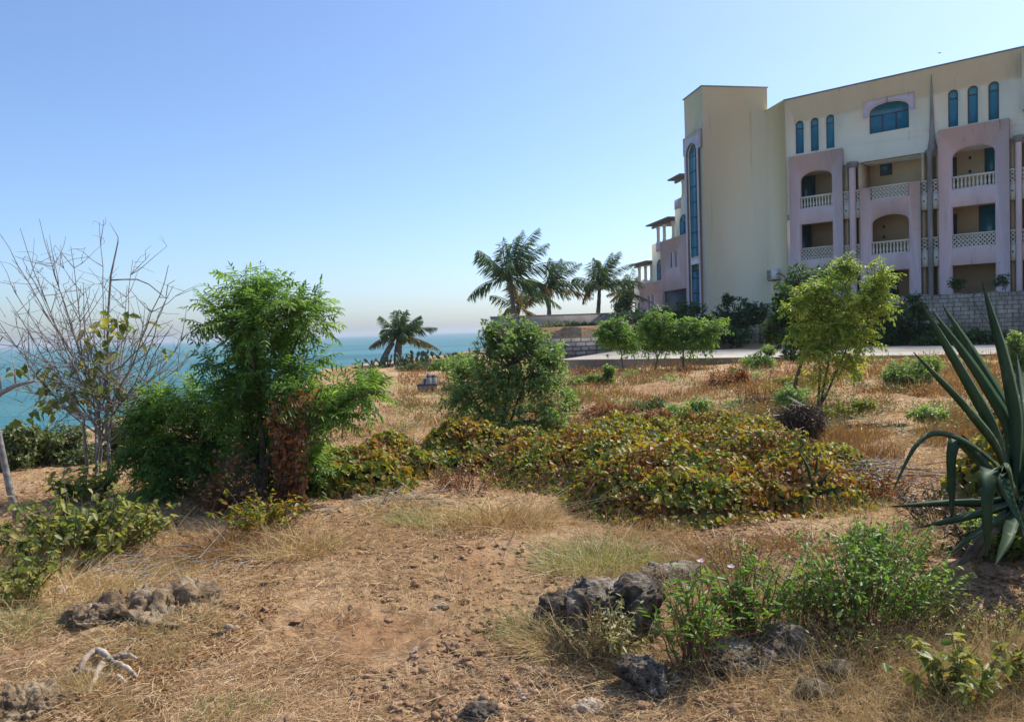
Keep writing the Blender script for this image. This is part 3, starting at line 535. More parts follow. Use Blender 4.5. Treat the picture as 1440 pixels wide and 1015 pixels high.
def pinnate_foliage(g, P, D, L, per, rach, pairs, lfL, lfW, droop=.35):
    n = len(P); k = n*per; i = np.repeat(np.arange(n), per); t = rng.uniform(.45, 1.0, k); LL = np.broadcast_to(L, (n,))[i]
    B = P[i]-D[i]*(LL*(1-t))[:, None]; d = radial(D[i], rng.uniform(.1, .75, k), k); R = rach*rng.uniform(.65, 1.2, k)
    Nr = nrm(np.array([0, 0, 1.])+.35*rng.normal(size=(k, 3))); T = nrm(np.cross(Nr, d)); dr = droop*rng.uniform(.4, 1.5, k)
    s = np.concatenate([np.repeat(np.linspace(.22, .97, pairs), 2), [1.0]]); sd_ = np.concatenate([np.tile([1., -1.], pairs), [0.]]); m = len(s)
    def pos(q): return B[:, None, :]+d[:, None, :]*(R[:, None]*q)[:, :, None]+np.array([0, 0, -1.])*(dr[:, None]*R[:, None]*q**2)[:, :, None]
    X = pos(s[None, :]); tang = nrm(d[:, None, :]+np.array([0, 0, -2.])*(dr[:, None]*s[None, :])[:, :, None])
    ld = nrm(tang*(.55+.45*(sd_ == 0))[None, :, None]+T[:, None, :]*sd_[None, :, None]*.85+np.array([0, 0, -.45*droop])+.12*rng.normal(size=(k, m, 3)))
    Nn = np.cross(ld, np.cross(Nr[:, None, :]*np.ones_like(ld), ld)); sz = (rng.uniform(.8, 1.15, (k, m))*(1-.35*np.abs(s-.55))[None, :])*(R/rach)[:, None]
    g.leaves(X.reshape(-1, 3), ld.reshape(-1, 3), nrm(Nn+.15*rng.normal(size=Nn.shape)).reshape(-1, 3), (lfL*sz).ravel(), (lfW*sz).ravel(), .3, .25)
    q = np.linspace(0, 1, 4)[None, :]; C = pos(q)
    for a in range(3): g.sticks(C[:, a], C[:, a+1], .0022*rach/.25, .0016*rach/.25)
def skeleton(gt, base, tops, limb_targets, r0, wig=.12):
    """trunks from base to each top, then curved limbs to targets; returns nodes"""
    nodes = []
    for tp in tops:
        tp = np.asarray(tp, float); b = base+np.array([*(rng.normal(size=2)*r0*1.2), -.06]); L = np.linalg.norm(tp-b); t = np.linspace(0, 1, 9)[:, None]
        w = np.cumsum(rng.normal(size=(9, 3)), 0)*L*wig/6*t; P = b+(tp-b)*t+w*np.array([1, 1, .3]); P[0] = b
        gt.tube(P, r0*(1-.72*t[:, 0])*rng.uniform(.75, 1), 7); nodes.append(P[2:])
    nodes = np.concatenate(nodes); allp = [nodes]
    for T in limb_targets:
        q = nodes[(nodes[:, 2] < T[2]+.1)] if (nodes[:, 2] < T[2]+.1).any() else nodes
        a = q[np.argmin(np.linalg.norm((q-T)*np.array([1, 1, 1.3]), axis=1)+.25*np.linalg.norm(q-T, axis=1)*rng.random(len(q)))]
        L = np.linalg.norm(T-a); t = np.linspace(0, 1, 6)[:, None]; P = a+(T-a)*t+np.array([0, 0, .12*L])*(t*(1-t)*4)*rng.uniform(.2, 1)+rng.normal(size=(6, 3))*L*.03*t
        gt.tube(P, np.linspace(min(r0*.42, .05*L+.004), .004*max(1, r0/.03), 6), 5, False); allp.append(P[1:])
    return np.concatenate(allp)
def plant(name, label, cat, base, ells, n, L, fol, mat, tops=None, r0=.03, limbs=14, bark='bark', group=None, up=.35, shell=.55, grounded=True, twig=.004, leafname='crown', trunkname='trunk', shape=None):
    base = np.asarray(base, float); root = thing(name, label, cat, base, group)
    P, Nn = sample_env(ells, n, shell)
    if grounded: P = lift(P)
    D, P0 = shoots(P, Nn, L, up)
    if shape: P, D, P0 = shape(P, D, P0)
    g = G(); fol(g, P, D, L); obj(leafname, g, M[mat], root)
    gt = G(); big = sorted(ells, key=lambda e: -np.prod(e[1]))
    if tops is None: tops = [big[0][0]+np.array([0, 0, big[0][1][2]*.2])]
    tg = P0[rng.choice(len(P0), min(limbs, len(P0)), replace=False)]; tg = tg+(big[0][0]-tg)*.15
    nodes = skeleton(gt, base, tops, tg, r0)
    k = rng.permutation(len(P0))[:900]; Q = P0[k]; idx = np.array([np.argmin(((nodes-q)**2).sum(1)) for q in Q])
    gt.sticks(nodes[idx], Q, twig*1.5, twig); gt.sticks(Q, P[k], twig, twig*.4)
    obj(trunkname, gt, M[bark], root, smooth=True); return root
F_pin = lambda per, rach, pairs, l, w, dr=.35: (lambda g, P, D, L: pinnate_foliage(g, P, D, L, per, rach, pairs, l, w, dr))
F_sim = lambda per, l, w, dr=.25, ang=(.2, .75), curl=.2: (lambda g, P, D, L: simple_foliage(g, P, D, L, per, l, w, dr, ang, curl))
# ------------------------------------------------------------------ the tall neem tree and the neem bush left of it
b = ground(362, 700); D0 = b[1]
plant('neem_tree', 'tall leafy green neem tree with feathery crown standing alone left of centre', 'tree', b,
      [E(370, 441, 51, 52, D0, .5), E(338, 436, 37, 48, D0+.2, .4), E(417, 443, 33, 36, D0-.1, .4), E(440, 426, 16, 16, D0, .2), E(299, 436, 12, 24, D0, .2), E(359, 395, 23, 18, D0, .25), E(392, 511, 54, 62, D0, .5), E(328, 507, 34, 50, D0+.1, .4),
       E(430, 535, 26, 60, D0-.2, .4), E(430, 606, 33, 58, D0+.1, .35), E(438, 655, 25, 36, D0+.1, .3), E(512, 545, 20, 16, D0-.2, .2), E(465, 573, 28, 20, D0-.2, .25), E(354, 592, 33, 50, D0+.35, .3), E(350, 620, 33, 40, D0+.1, .3), E(375, 645, 41, 36, D0+.3, .35), E(338, 563, 28, 40, D0-.1, .3), E(396, 582, 41, 50, D0+.25, .35)],
      290, .27, F_pin(8, .26, 6, .072, .021, .16), 'neem', up=.6, tops=[at(372, 470, D0), at(340, 470, D0+.15), at(405, 500, D0-.1)], r0=.045, limbs=40, twig=.003)
b = ground(258, 705); D1 = b[1]+.4
plant('neem_bush', 'lower rounded green neem bush close against the left side of the tall neem tree', 'bush', b+np.array([0, .4, 0]),
      [E(255, 590, 62, 62, D1, .5), E(215, 615, 38, 62, D1, .4), E(300, 570, 38, 55, D1+.3, .4), E(270, 645, 50, 45, D1, .45), E(225, 560, 30, 25, D1, .3), E(235, 665, 45, 35, D1-.2, .4)],
      180, .24, F_pin(8, .24, 6, .066, .019, .15), 'neem', up=.6, r0=.03, limbs=26, twig=.003)
# dead vine hanging on the neem
def dead_vine():
    base = ground(408, 708); D = base[1]-.2; root = thing('dead_vine', 'rust brown dead creeper hanging down the front of the tall neem tree', 'vine', base)
    gl = G(); gs = G()
    for k in range(16):
        x = 404+rng.normal()*11; top = at(x+rng.normal()*6, rng.uniform(545, 600), D-.05); bot = base+np.array([rng.normal()*.07, rng.normal()*.06, -.02]); t = np.linspace(0, 1, 14)[:, None]
        P = bot+(top-bot)*t+np.cumsum(rng.normal(size=(14, 3))*.012, 0); gs.tube(P, .006, 4, False)
        m = 60; i = rng.integers(0, 14, m); Q = P[i]+rng.normal(size=(m, 3))*.035; d = nrm(rvec(m)+np.array([0, -.2, -.9])); gl.leaves(Q, d, rvec(m), rng.uniform(.03, .07, m), rng.uniform(.02, .05, m), .5)
    for (px, py, n, s) in ((320, 690, 170, .16), (440, 560, 30, .08), (325, 650, 60, .1)):
        c = at(px, py, D); Q = c+rng.normal(size=(n, 3))*s; d = nrm(rvec(n)+np.array([0, 0, -.8])); gl.leaves(Q, d, rvec(n), rng.uniform(.03, .06, n), rng.uniform(.02, .045, n), .5)
        gs.sticks(Q, np.tile(base, (n, 1))*.3+Q*.7+np.array([0, 0, -.1]), .002, .002)
    obj('leaves', gl, M['brown'], root); obj('stems', gs, M['bark'], root)
dead_vine()
# ------------------------------------------------------------------ centre bush, yellow tree, dark tree
b = ground(700, 622); Db = 10.6; b = np.array([at(705, 600, Db)[0], Db, gz1(at(705, 600, Db)[0], Db)])
plant('leafy_bush', 'large grey green leafy bush in the middle behind the yellowing creeper', 'bush', b,
      [E(718, 474, 44, 36, Db, .5), E(690, 462, 14, 18, Db, .2), E(735, 458, 18, 16, Db, .25), E(745, 474, 26, 22, Db, .3), E(692, 474, 20, 28, Db, .25), E(765, 530, 40, 42, Db-.1, .5), E(705, 555, 62, 52, Db, .6), E(645, 555, 34, 48, Db+.2, .5), E(652, 515, 34, 22, Db+.4, .35), E(775, 580, 30, 30, Db-.3, .35), E(690, 605, 66, 30, Db-.2, .5), E(800, 560, 12, 20, Db, .25), E(735, 605, 50, 30, Db-.3, .5), E(772, 498, 32, 30, Db, .4), E(700, 520, 60, 50, Db, .5)],
      760, .3, F_sim(17, .072, .032, .1), 'bush', up=.7, shell=.35, r0=.035, limbs=40, twig=.0035, tops=[at(712, 520, Db), at(745, 530, Db), at(665, 550, Db)])
b = ground(1146, 580); Dy = b[1]
plant('small_tree', 'small yellow green tree with orange tipped drooping crown and bare forked stem', 'tree', b,
      [E(1180, 402, 42, 26, Dy, .45), E(1230, 412, 24, 20, Dy, .3), E(1140, 415, 22, 24, Dy, .3), E(1200, 432, 48, 20, Dy, .45), E(1160, 450, 34, 24, Dy, .35), E(1165, 480, 34, 18, Dy, .3), E(1205, 470, 34, 16, Dy, .3), E(1130, 460, 18, 18, Dy, .2), E(1150, 498, 26, 24, Dy-.1, .25), E(1188, 512, 26, 12, Dy, .2), E(1240, 390, 14, 20, Dy, .2), E(1118, 428, 14, 12, Dy, .2), E(1188, 372, 14, 12, Dy, .2), E(1208, 378, 22, 10, Dy, .25), E(1145, 492, 20, 16, Dy-.1, .22), E(1190, 505, 22, 6, Dy+.1, .2), E(1150, 525, 16, 10, Dy, .2)],
      175, .28, F_pin(8, .23, 4, .085, .03, .3), 'ytree', r0=.026, limbs=30, twig=.004, tops=[at(1182, 440, Dy), at(1165, 460, Dy+.1), at(1205, 440, Dy)])
Dk = 15.5; b = at(1118, 520, Dk); b[2] = gz1(b[0], b[1])
plant('dense_tree', 'dark green dense bushy tree just behind and left of the yellow green tree', 'tree', b,
      [E(1140, 392, 40, 24, Dk, .6), E(1112, 425, 32, 38, Dk, .6), E(1095, 462, 22, 26, Dk, .4), E(1140, 440, 40, 40, Dk, .6), E(1120, 485, 30, 22, Dk, .4), E(1084, 470, 10, 10, Dk, .2)],
      330, .25, F_sim(14, .11, .042, .3), 'mid', r0=.06, limbs=26, twig=.006)
# ------------------------------------------------------------------ saplings at the edge of the pavement
for nm, lab, px, pyb, D, ells in (
    ('sapling', 'slim green sapling in front of the concrete apron with tallest rounded crown', 921, 520, 24.6, [(925, 452, 20, 18), (938, 470, 18, 20), (912, 470, 14, 20), (930, 490, 24, 10)]),
    ('sapling', 'bright green sapling with lopsided crown leaning right over the concrete apron', 962, 520, 24.2, [(965, 465, 20, 20), (990, 472, 20, 12), (1006, 460, 10, 8), (975, 485, 24, 12)]),
    ('sapling', 'pale feathery sapling leftmost along the concrete apron below the block wall', 874, 525, 26.0, [(862, 462, 18, 15), (872, 478, 22, 14), (852, 474, 12, 14), (890, 490, 12, 6)])):
    b = at(px, pyb, D); b[2] = gz1(b[0], b[1])
    plant(nm, lab, 'tree', b, [E(e[0], e[1]-5, e[2], e[3]*.85, D, .4) for e in ells], 70, .3, F_pin(6, .34, 4, .13, .046, .4), 'neem' if px != 874 else 'weed', r0=.035, limbs=14, twig=.008)
# ------------------------------------------------------------------ shrubs: (label, px, base_py, D, ellipses, n, leafL, leafW, mat)
SH = [
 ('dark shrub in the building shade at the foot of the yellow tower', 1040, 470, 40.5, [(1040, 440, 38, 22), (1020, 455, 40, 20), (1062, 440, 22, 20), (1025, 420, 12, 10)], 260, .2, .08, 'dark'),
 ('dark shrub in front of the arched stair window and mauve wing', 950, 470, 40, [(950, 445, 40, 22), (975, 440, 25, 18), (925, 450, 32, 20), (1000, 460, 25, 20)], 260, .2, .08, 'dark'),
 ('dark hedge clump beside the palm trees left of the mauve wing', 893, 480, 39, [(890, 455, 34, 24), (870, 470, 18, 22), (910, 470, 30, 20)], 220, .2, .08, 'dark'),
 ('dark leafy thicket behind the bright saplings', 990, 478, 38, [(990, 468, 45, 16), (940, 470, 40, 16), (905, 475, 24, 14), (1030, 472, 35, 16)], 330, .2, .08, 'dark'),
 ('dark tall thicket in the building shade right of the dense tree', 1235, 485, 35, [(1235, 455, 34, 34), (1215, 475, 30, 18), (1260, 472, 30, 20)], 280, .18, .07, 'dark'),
 ('grey green scrub along the cliff edge beside the prickly pears', 605, 520, 29.5, [(600, 513, 26, 8), (640, 508, 24, 9), (575, 518, 18, 6)], 200, .09, .035, 'olive'),
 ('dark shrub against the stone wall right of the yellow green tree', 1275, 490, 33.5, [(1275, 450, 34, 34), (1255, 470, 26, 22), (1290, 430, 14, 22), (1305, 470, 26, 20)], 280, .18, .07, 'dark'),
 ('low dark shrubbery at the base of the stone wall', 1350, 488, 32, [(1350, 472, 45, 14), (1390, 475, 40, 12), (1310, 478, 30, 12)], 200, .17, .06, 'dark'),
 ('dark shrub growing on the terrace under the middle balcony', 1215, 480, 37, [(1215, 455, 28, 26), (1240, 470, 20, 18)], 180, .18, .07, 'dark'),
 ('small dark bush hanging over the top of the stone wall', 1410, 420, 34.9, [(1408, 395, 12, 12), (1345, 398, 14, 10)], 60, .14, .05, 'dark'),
 ('brownish dry palm scrub by the left end of the mauve wing', 880, 445, 50, [(880, 425, 14, 18), (872, 435, 12, 14)], 110, .28, .07, 'olive'),
 ('dry grassy shrub growing in front of the grey boundary wall', 800, 478, 43, [(800, 468, 22, 9), (828, 466, 12, 12), (775, 470, 18, 8)], 130, .16, .05, 'olive'),
 ('whitish green shrub overhanging the front edge of the concrete apron', 1068, 532, 22.5, [(1066, 512, 26, 16), (1082, 492, 12, 8)], 160, .10, .035, 'bush'),
 ('grey green shrub on bare soil right of the yellow green tree', 1285, 545, 15.8, [(1280, 522, 40, 20), (1305, 512, 22, 16), (1262, 530, 20, 12)], 260, .08, .026, 'bush'),
 ('leafy shrub cut by the right edge behind the sisal', 1432, 540, 17, [(1432, 490, 18, 26), (1440, 515, 20, 24)], 170, .1, .04, 'bush'),
 ('narrow dark green shrub at the left foot of the concrete apron', 851, 556, 20.5, [(851, 540, 14, 16), (856, 520, 8, 10)], 120, .1, .04, 'neem'),
 ('pale green low shrub beside the large leafy bush', 820, 550, 20.8, [(818, 542, 22, 12), (835, 535, 14, 12)], 130, .09, .035, 'bush'),
 ('grey green weed clump on the dry slope before the apron', 965, 590, 12.5, [(965, 577, 34, 14), (985, 568, 18, 12)], 130, .06, .025, 'bush'),
 ('grey green shrub growing over the dead brown bush', 1118, 605, 10.6, [(1112, 556, 26, 18), (1122, 575, 22, 16)], 110, .06, .024, 'bush'),
 ('low grey green weed patch on the right hand slope', 1310, 590, 10.5, [(1305, 580, 30, 12)], 80, .055, .024, 'bush'),
 ('olive grey weed clump below the slim saplings', 905, 585, 13.5, [(900, 572, 26, 10), (925, 566, 14, 10)], 90, .055, .022, 'olive'),
 ('rusty dead shrub on the slope straight below the apron edge', 1020, 545, 17.5, [(1015, 532, 28, 12), (1040, 528, 16, 10)], 110, .07, .028, 'brown'),
 ('reddish brown dead weed clump behind the row of pale stones', 850, 592, 12.6, [(845, 578, 30, 12), (875, 580, 20, 12)], 110, .055, .024, 'brown'),
 ('dark red brown dead weed clump right of the row of pale stones', 925, 595, 12.0, [(925, 585, 22, 10)], 80, .05, .022, 'brown'),
 ('yellowing weed clump between the dead bush and the grey rock ledge', 1190, 585, 11.0, [(1185, 573, 30, 12), (1215, 570, 20, 9)], 100, .05, .022, 'lshrub'),
 ('dry yellow shrub on the slope in front of the pale overhanging shrub', 1115, 548, 17.0, [(1110, 538, 20, 10)], 70, .07, .028, 'lshrub'),
 ('small dark green bush beside the left field path', 478, 580, 11.6, [(478, 560, 20, 18)], 110, .07, .03, 'neem'),
 ('bright green leafy plant on the left field behind the neem tree', 523, 545, 20.0, [(520, 532, 18, 14)], 110, .13, .05, 'neem'),
 ('grey green bush spreading left of the centre bush near the ruined block', 640, 515, 24, [(625, 512, 22, 10), (650, 505, 20, 10)], 170, .1, .04, 'bush'),
 ('grey green clifftop bush at far left behind the bare shrub', 85, 668, 10.4, [(85, 620, 42, 30), (50, 632, 34, 30), (110, 645, 40, 26)], 420, .06, .03, 'olive'),
 ('dusty olive clifftop bush cut by the left edge', 15, 672, 10.0, [(15, 640, 40, 30), (30, 612, 25, 22)], 300, .06, .03, 'olive'),
 ('olive shrub between the bare shrub and the neem bush', 180, 650, 10.8, [(175, 615, 34, 34), (200, 585, 22, 26)], 260, .06, .03, 'olive'),
]
for lab, px, pyb, D, el, n, l, w, mt in SH:
    b = at(px, pyb, D); b[2] = gz1(b[0], b[1])
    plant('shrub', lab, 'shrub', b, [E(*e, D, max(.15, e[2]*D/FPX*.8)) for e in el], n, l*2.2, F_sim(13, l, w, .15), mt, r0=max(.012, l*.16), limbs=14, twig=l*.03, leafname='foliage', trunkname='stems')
# dead brown bush
b = ground(1125, 616); D = b[1]; root = thing('dead_bush', 'dark brown dried out bush behind the right end of the creeper mat', 'bush', b)
g = G(); n = 1600; u = rvec(n); P = at(1125, 592, D)+u*np.array([36, 26, 28])*D/FPX*rng.random((n, 1))**.5; P[:, 2] = np.maximum(P[:, 2], b[2]+.02)
g.sticks(P, P+nrm(rvec(n)+np.array([0, 0, -.6]))*rng.uniform(.06, .2, (n, 1)), .004, .002); obj('twigs', g, M['deadgrey'], root)
g = G(); m = 700; P = at(1125, 592, D)+rvec(m)*np.array([36, 26, 28])*D/FPX*rng.random((m, 1))**.4; P[:, 2] = np.maximum(P[:, 2], b[2]+.02); g.leaves(P, nrm(rvec(m)+[0, 0, -1]), rvec(m), .05, .025, .6); obj('dead_leaves', g, M['deadgrey'], root)
# ------------------------------------------------------------------ palms
def palm(label, px, py, D, rad, basepx, basepy, n, wind=.25, lean=0.0, dry=3, tr=.17, seed=0, zbase=None, up_bias=0.0):
    hub = at(px, py, D); b = at(basepx, basepy, D); zb = zbase if zbase is not None else gz1(b[0], b[1]); b[2] = zb
    root = thing('coconut_palm', label, 'palm tree', b, 'coconut palms on the clifftop'); L = rad*D/FPX*1.3; g = G(); t = np.linspace(0, 1, 14)[:, None]
    P = b+(hub-b)*t+np.array([lean, 0, 0])*(t*(1-t)*4)*.5; P[0, 2] -= .3; rr_ = tr*(1-.4*t[:, 0]); rr_[::2] *= 1.1; g.tube(P, rr_, 9); obj('trunk', g, M['palmbark'], root, smooth=True)
    az0 = rng.uniform(0, 6.28)
    for i in range(n):
        az = az0+i*2.39996; el = math.radians(84-92*(i/(n-1))**1.1+rng.normal()*7+up_bias); l = L*rng.uniform(.82, 1.1)*(1 if i > 2 else .85)
        d = np.array([math.cos(az)*math.cos(el), math.sin(az)*math.cos(el), math.sin(el)]); s = np.linspace(0, 1, 15)
        k = .08+.2*math.cos(el); C = hub+d*(l*s)[:, None]+np.array([0, 0, -1.])*(l*k*s**2.6)[:, None]+np.array([1., .15, -.1])*(wind*l*s**2)[:, None]
        T = nrm(np.gradient(C, axis=0)); g = G(); g.tube(C, np.linspace(.035, .006, 15)*max(1, l/2.6), 4, False)
        m = 38; q = np.linspace(.10, 1.0, m); X = np.stack([np.interp(q, s, C[:, a]) for a in range(3)], 1); TT = nrm(np.stack([np.interp(q, s, T[:, a]) for a in range(3)], 1))
        side = nrm(np.cross(TT, np.array([0, 0, 1.])+.05*rng.normal(size=3))); ll = l*.28*np.sin(np.pi*np.clip(q*.85+.15, 0, 1))**.6+.05
        for sg in (1, -1):
            dd = nrm(side*sg*.8+TT*.75+np.array([wind*.9, 0, -.8])+.13*rng.normal(size=(m, 3))); n_ = nrm(np.cross(dd, TT)*sg+.1*rng.normal(size=(m, 3))); g.leaves(X, dd, n_, ll*rng.uniform(.75, 1.1, m), .032*max(1, l/2.6), .35, .2)
        obj('frond', g, M['palmdry' if i >= n-dry else 'palm'], root)
    if True:
        g = G()
        for i in range(7):
            c = hub+rvec(1)[0]*.16+np.array([0, 0, -.22]); g.lathe([(0.001, -.13), (.09, -.07), (.11, 0), (.08, .09), (.001, .13)], c, 7)
        obj('coconuts', g, M['olive'], root, smooth=True)
palm('tallest coconut palm with big wind swept crown above the boundary wall', 716, 390, 49, 64, 722, 455, 18, .22, .2, 1, zbase=1.2)
palm('coconut palm with yellowing lower fronds, middle of the palm row', 772, 405, 51, 46, 772, 455, 15, .25, 0, 4, zbase=1.2)
palm('coconut palm with slim dark trunk nearest to the hotel wing', 843, 400, 52, 48, 838, 455, 15, .32, .1, 1, zbase=1.3)
palm('short coconut palm half hidden behind the trunk of the tallest palm', 728, 432, 55, 46, 728, 470, 11, .1, 0, 2, zbase=1.0)
palm('lone coconut palm on the cliff edge against the sea', 563, 473, 33.5, 40, 560, 512, 17, .14, -.1, 2, tr=.2)
palm('small ragged palm tucked behind the left end of the mauve wing', 884, 412, 63, 30, 884, 450, 14, .1, 0, 5, zbase=1.5)
g = G(); b = at(536, 508, 33.2); b[2] = gz1(b[0], b[1]); tp = at(553, 482, 33.4); t = np.linspace(0, 1, 8)[:, None]; P = b+(tp-b)*t+np.array([0, 0, .1])*(t*(1-t)*4); P[0, 2] -= .2
g.tube(P, np.linspace(.15, .10, 8), 9); tag(obj('palm_trunk', g, M['palmbark'], org=b, smooth=True), 'leaning headless palm trunk beside the lone palm on the cliff edge', 'tree trunk')
# ------------------------------------------------------------------ bare shrub at the left
def bare_shrub():
    b = ground(140, 696); D = b[1]; root = thing('bare_shrub', 'leafless grey many stemmed shrub with long thin twigs against the sea', 'shrub', b); g = G(); hub = at(146, 560, D)
    stems = []
    for i, (bx, hx, hy) in enumerate([(118, 112, 590), (126, 150, 565), (134, 128, 575), (146, 138, 555), (150, 165, 560), (158, 150, 590), (140, 146, 540)]):
        q = ground(bx, 694+3*(i % 3)); h = at(hx, hy, D+rng.normal()*.15); t = np.linspace(0, 1, 9)[:, None]; P = q+(h-q)*t+np.cumsum(rng.normal(size=(9, 3)), 0)*.012*np.minimum(1, t*4); P[0, 2] -= .05
        g.tube(P, np.linspace(.019, .012, 9)*rng.uniform(.6, 1.2), 6); stems.append(P[-1]); stems.append(P[-3])
    tips = [(8, 327), (28, 321), (52, 303), (113, 353), (28, 366), (108, 388), (130, 393), (140, 313), (190, 361), (228, 373), (246, 394), (4, 419), (-4, 447), (-8, 462), (26, 416), (180, 403), (251, 457), (274, 488), (264, 463), (16, 478), (34, 500), (210, 520), (230, 540), (60, 330), (168, 470), (75, 400), (92, 430), (205, 440), (240, 500), (60, 540), (190, 560), (150, 480), (115, 470), (70, 470), (45, 450)]
    sub = []
    for (x, y) in tips:
        a = stems[rng.integers(len(stems))]; tp = at(x, y, D+rng.normal()*.45); L = np.linalg.norm(tp-a); t = np.linspace(0, 1, 12)[:, None]
        sag = np.array([0, 0, -.13*L])*(t*(1-t)*4)*rng.uniform(.2, 1.1); P = a+(tp-a)*t+sag+np.cumsum(rng.normal(size=(12, 3)), 0)*.011*np.minimum(1, t*3); g.tube(P, np.linspace(.0115, .0028, 12), 5, False)
        for k in rng.integers(2, 11, 8):
            d = nrm(P[min(k+1, 11)]-P[k]+rvec(1)[0]*.12*L); l = rng.uniform(.12, .5); t2 = np.linspace(0, 1, 5)[:, None]; Q = P[k]+d*l*t2+np.array([0, 0, .06])*t2**2+np.cumsum(rng.normal(size=(5, 3)), 0)*.012*t2; g.tube(Q, np.linspace(.005, .002, 5), 4, False); sub.append(Q)
    # thick central leader with the hooked branch
    pts = [(150, 560), (151, 500), (152, 443), (156, 387), (166, 340), (166, 333), (154, 313)]; P = np.array([at(x, y, D+.05) for x, y in pts]); g.tube(P, [.016, .013, .012, .011, .006, .004, .002], 6)
    pts = [(157, 394), (175, 393), (193, 393), (210, 400), (228, 415), (233, 420), (236, 400), (246, 394)]; g.tube(np.array([at(x, y, D+.05) for x, y in pts]), np.linspace(.009, .003, 8), 5)
    pts = [(234, 420), (222, 445), (218, 470), (206, 500), (190, 540), (160, 580)]; g.tube(np.array([at(x, y, D+.1) for x, y in pts]), np.linspace(.004, .01, 6), 5)
    for k in range(440):
        Q = sub[rng.integers(len(sub))]; a = Q[rng.integers(1, 5)]; d = nrm(rvec(1)[0]+np.array([0, 0, .25])); l = rng.uniform(.06, .32); m_ = a+d*l*.5+rng.normal(size=3)*.02; g.tube([a, m_, a+d*l+rng.normal(size=3)*.02], [.003, .0025, .0015], 3, False)
    n = 260; c = at(140, 530, D); P = c+rng.normal(size=(n, 3))*np.array([.42, .35, .26]); g.sticks(P, P+nrm(rvec(n)+np.array([.0, 0, .2]))*rng.uniform(.15, .5, (n, 1)), .0035, .002)
    obj('branches', g, M['barkgrey'], root, smooth=True)
    g = G(); cl = [(152, 450, 14), (140, 465, 10), (170, 462, 10), (130, 495, 12), (118, 520, 16), (150, 545, 24), (80, 555, 20), (60, 575, 16), (40, 520, 12), (120, 560, 24), (75, 530, 14), (200, 445, 5), (200, 480, 5), (245, 490, 4)]
    for x, y, n in cl:
        P = at(x, y, D-.1)+rng.normal(size=(n, 3))*np.array([.10, .12, .06]); d = nrm(rvec(n)*np.array([1, 1, .4])+np.array([0, 0, -.45])); g.leaves(P, d, nrm(np.array([0, 0, 1.])+.5*rng.normal(size=(n, 3))), rng.uniform(.09, .17, n), rng.uniform(.05, .085, n), .35)
    obj('leaves', g, M['lshrub'], root)
bare_shrub()
b = ground(27, 737); D = b[1]; g = G(); P = np.array([b+np.array([0, 0, -.05])]+[at(x, y, D) for x, y in ((14, 690), (6, 650), (-2, 610), (-10, 585), (-12, 565), (2, 552), (22, 542), (50, 535))]); g.tube(P, [.032, .03, .028, .026, .025, .024, .022, .018, .014], 8)
for a, c in (((22, 542), (16, 500)), ((22, 542), (14, 515)), ((40, 538), (38, 512)), ((2, 552), (-10, 480))): g.tube([at(*a, D), at((a[0]+c[0])/2+2, (a[1]+c[1])/2, D), at(*c, D+.1)], [.008, .005, .003], 5)
root = thing('bent_trunk', 'thin bare grey trunk leaning out of the left edge', 'tree', b); obj('trunk', g, M['barkgrey'], root, smooth=True)
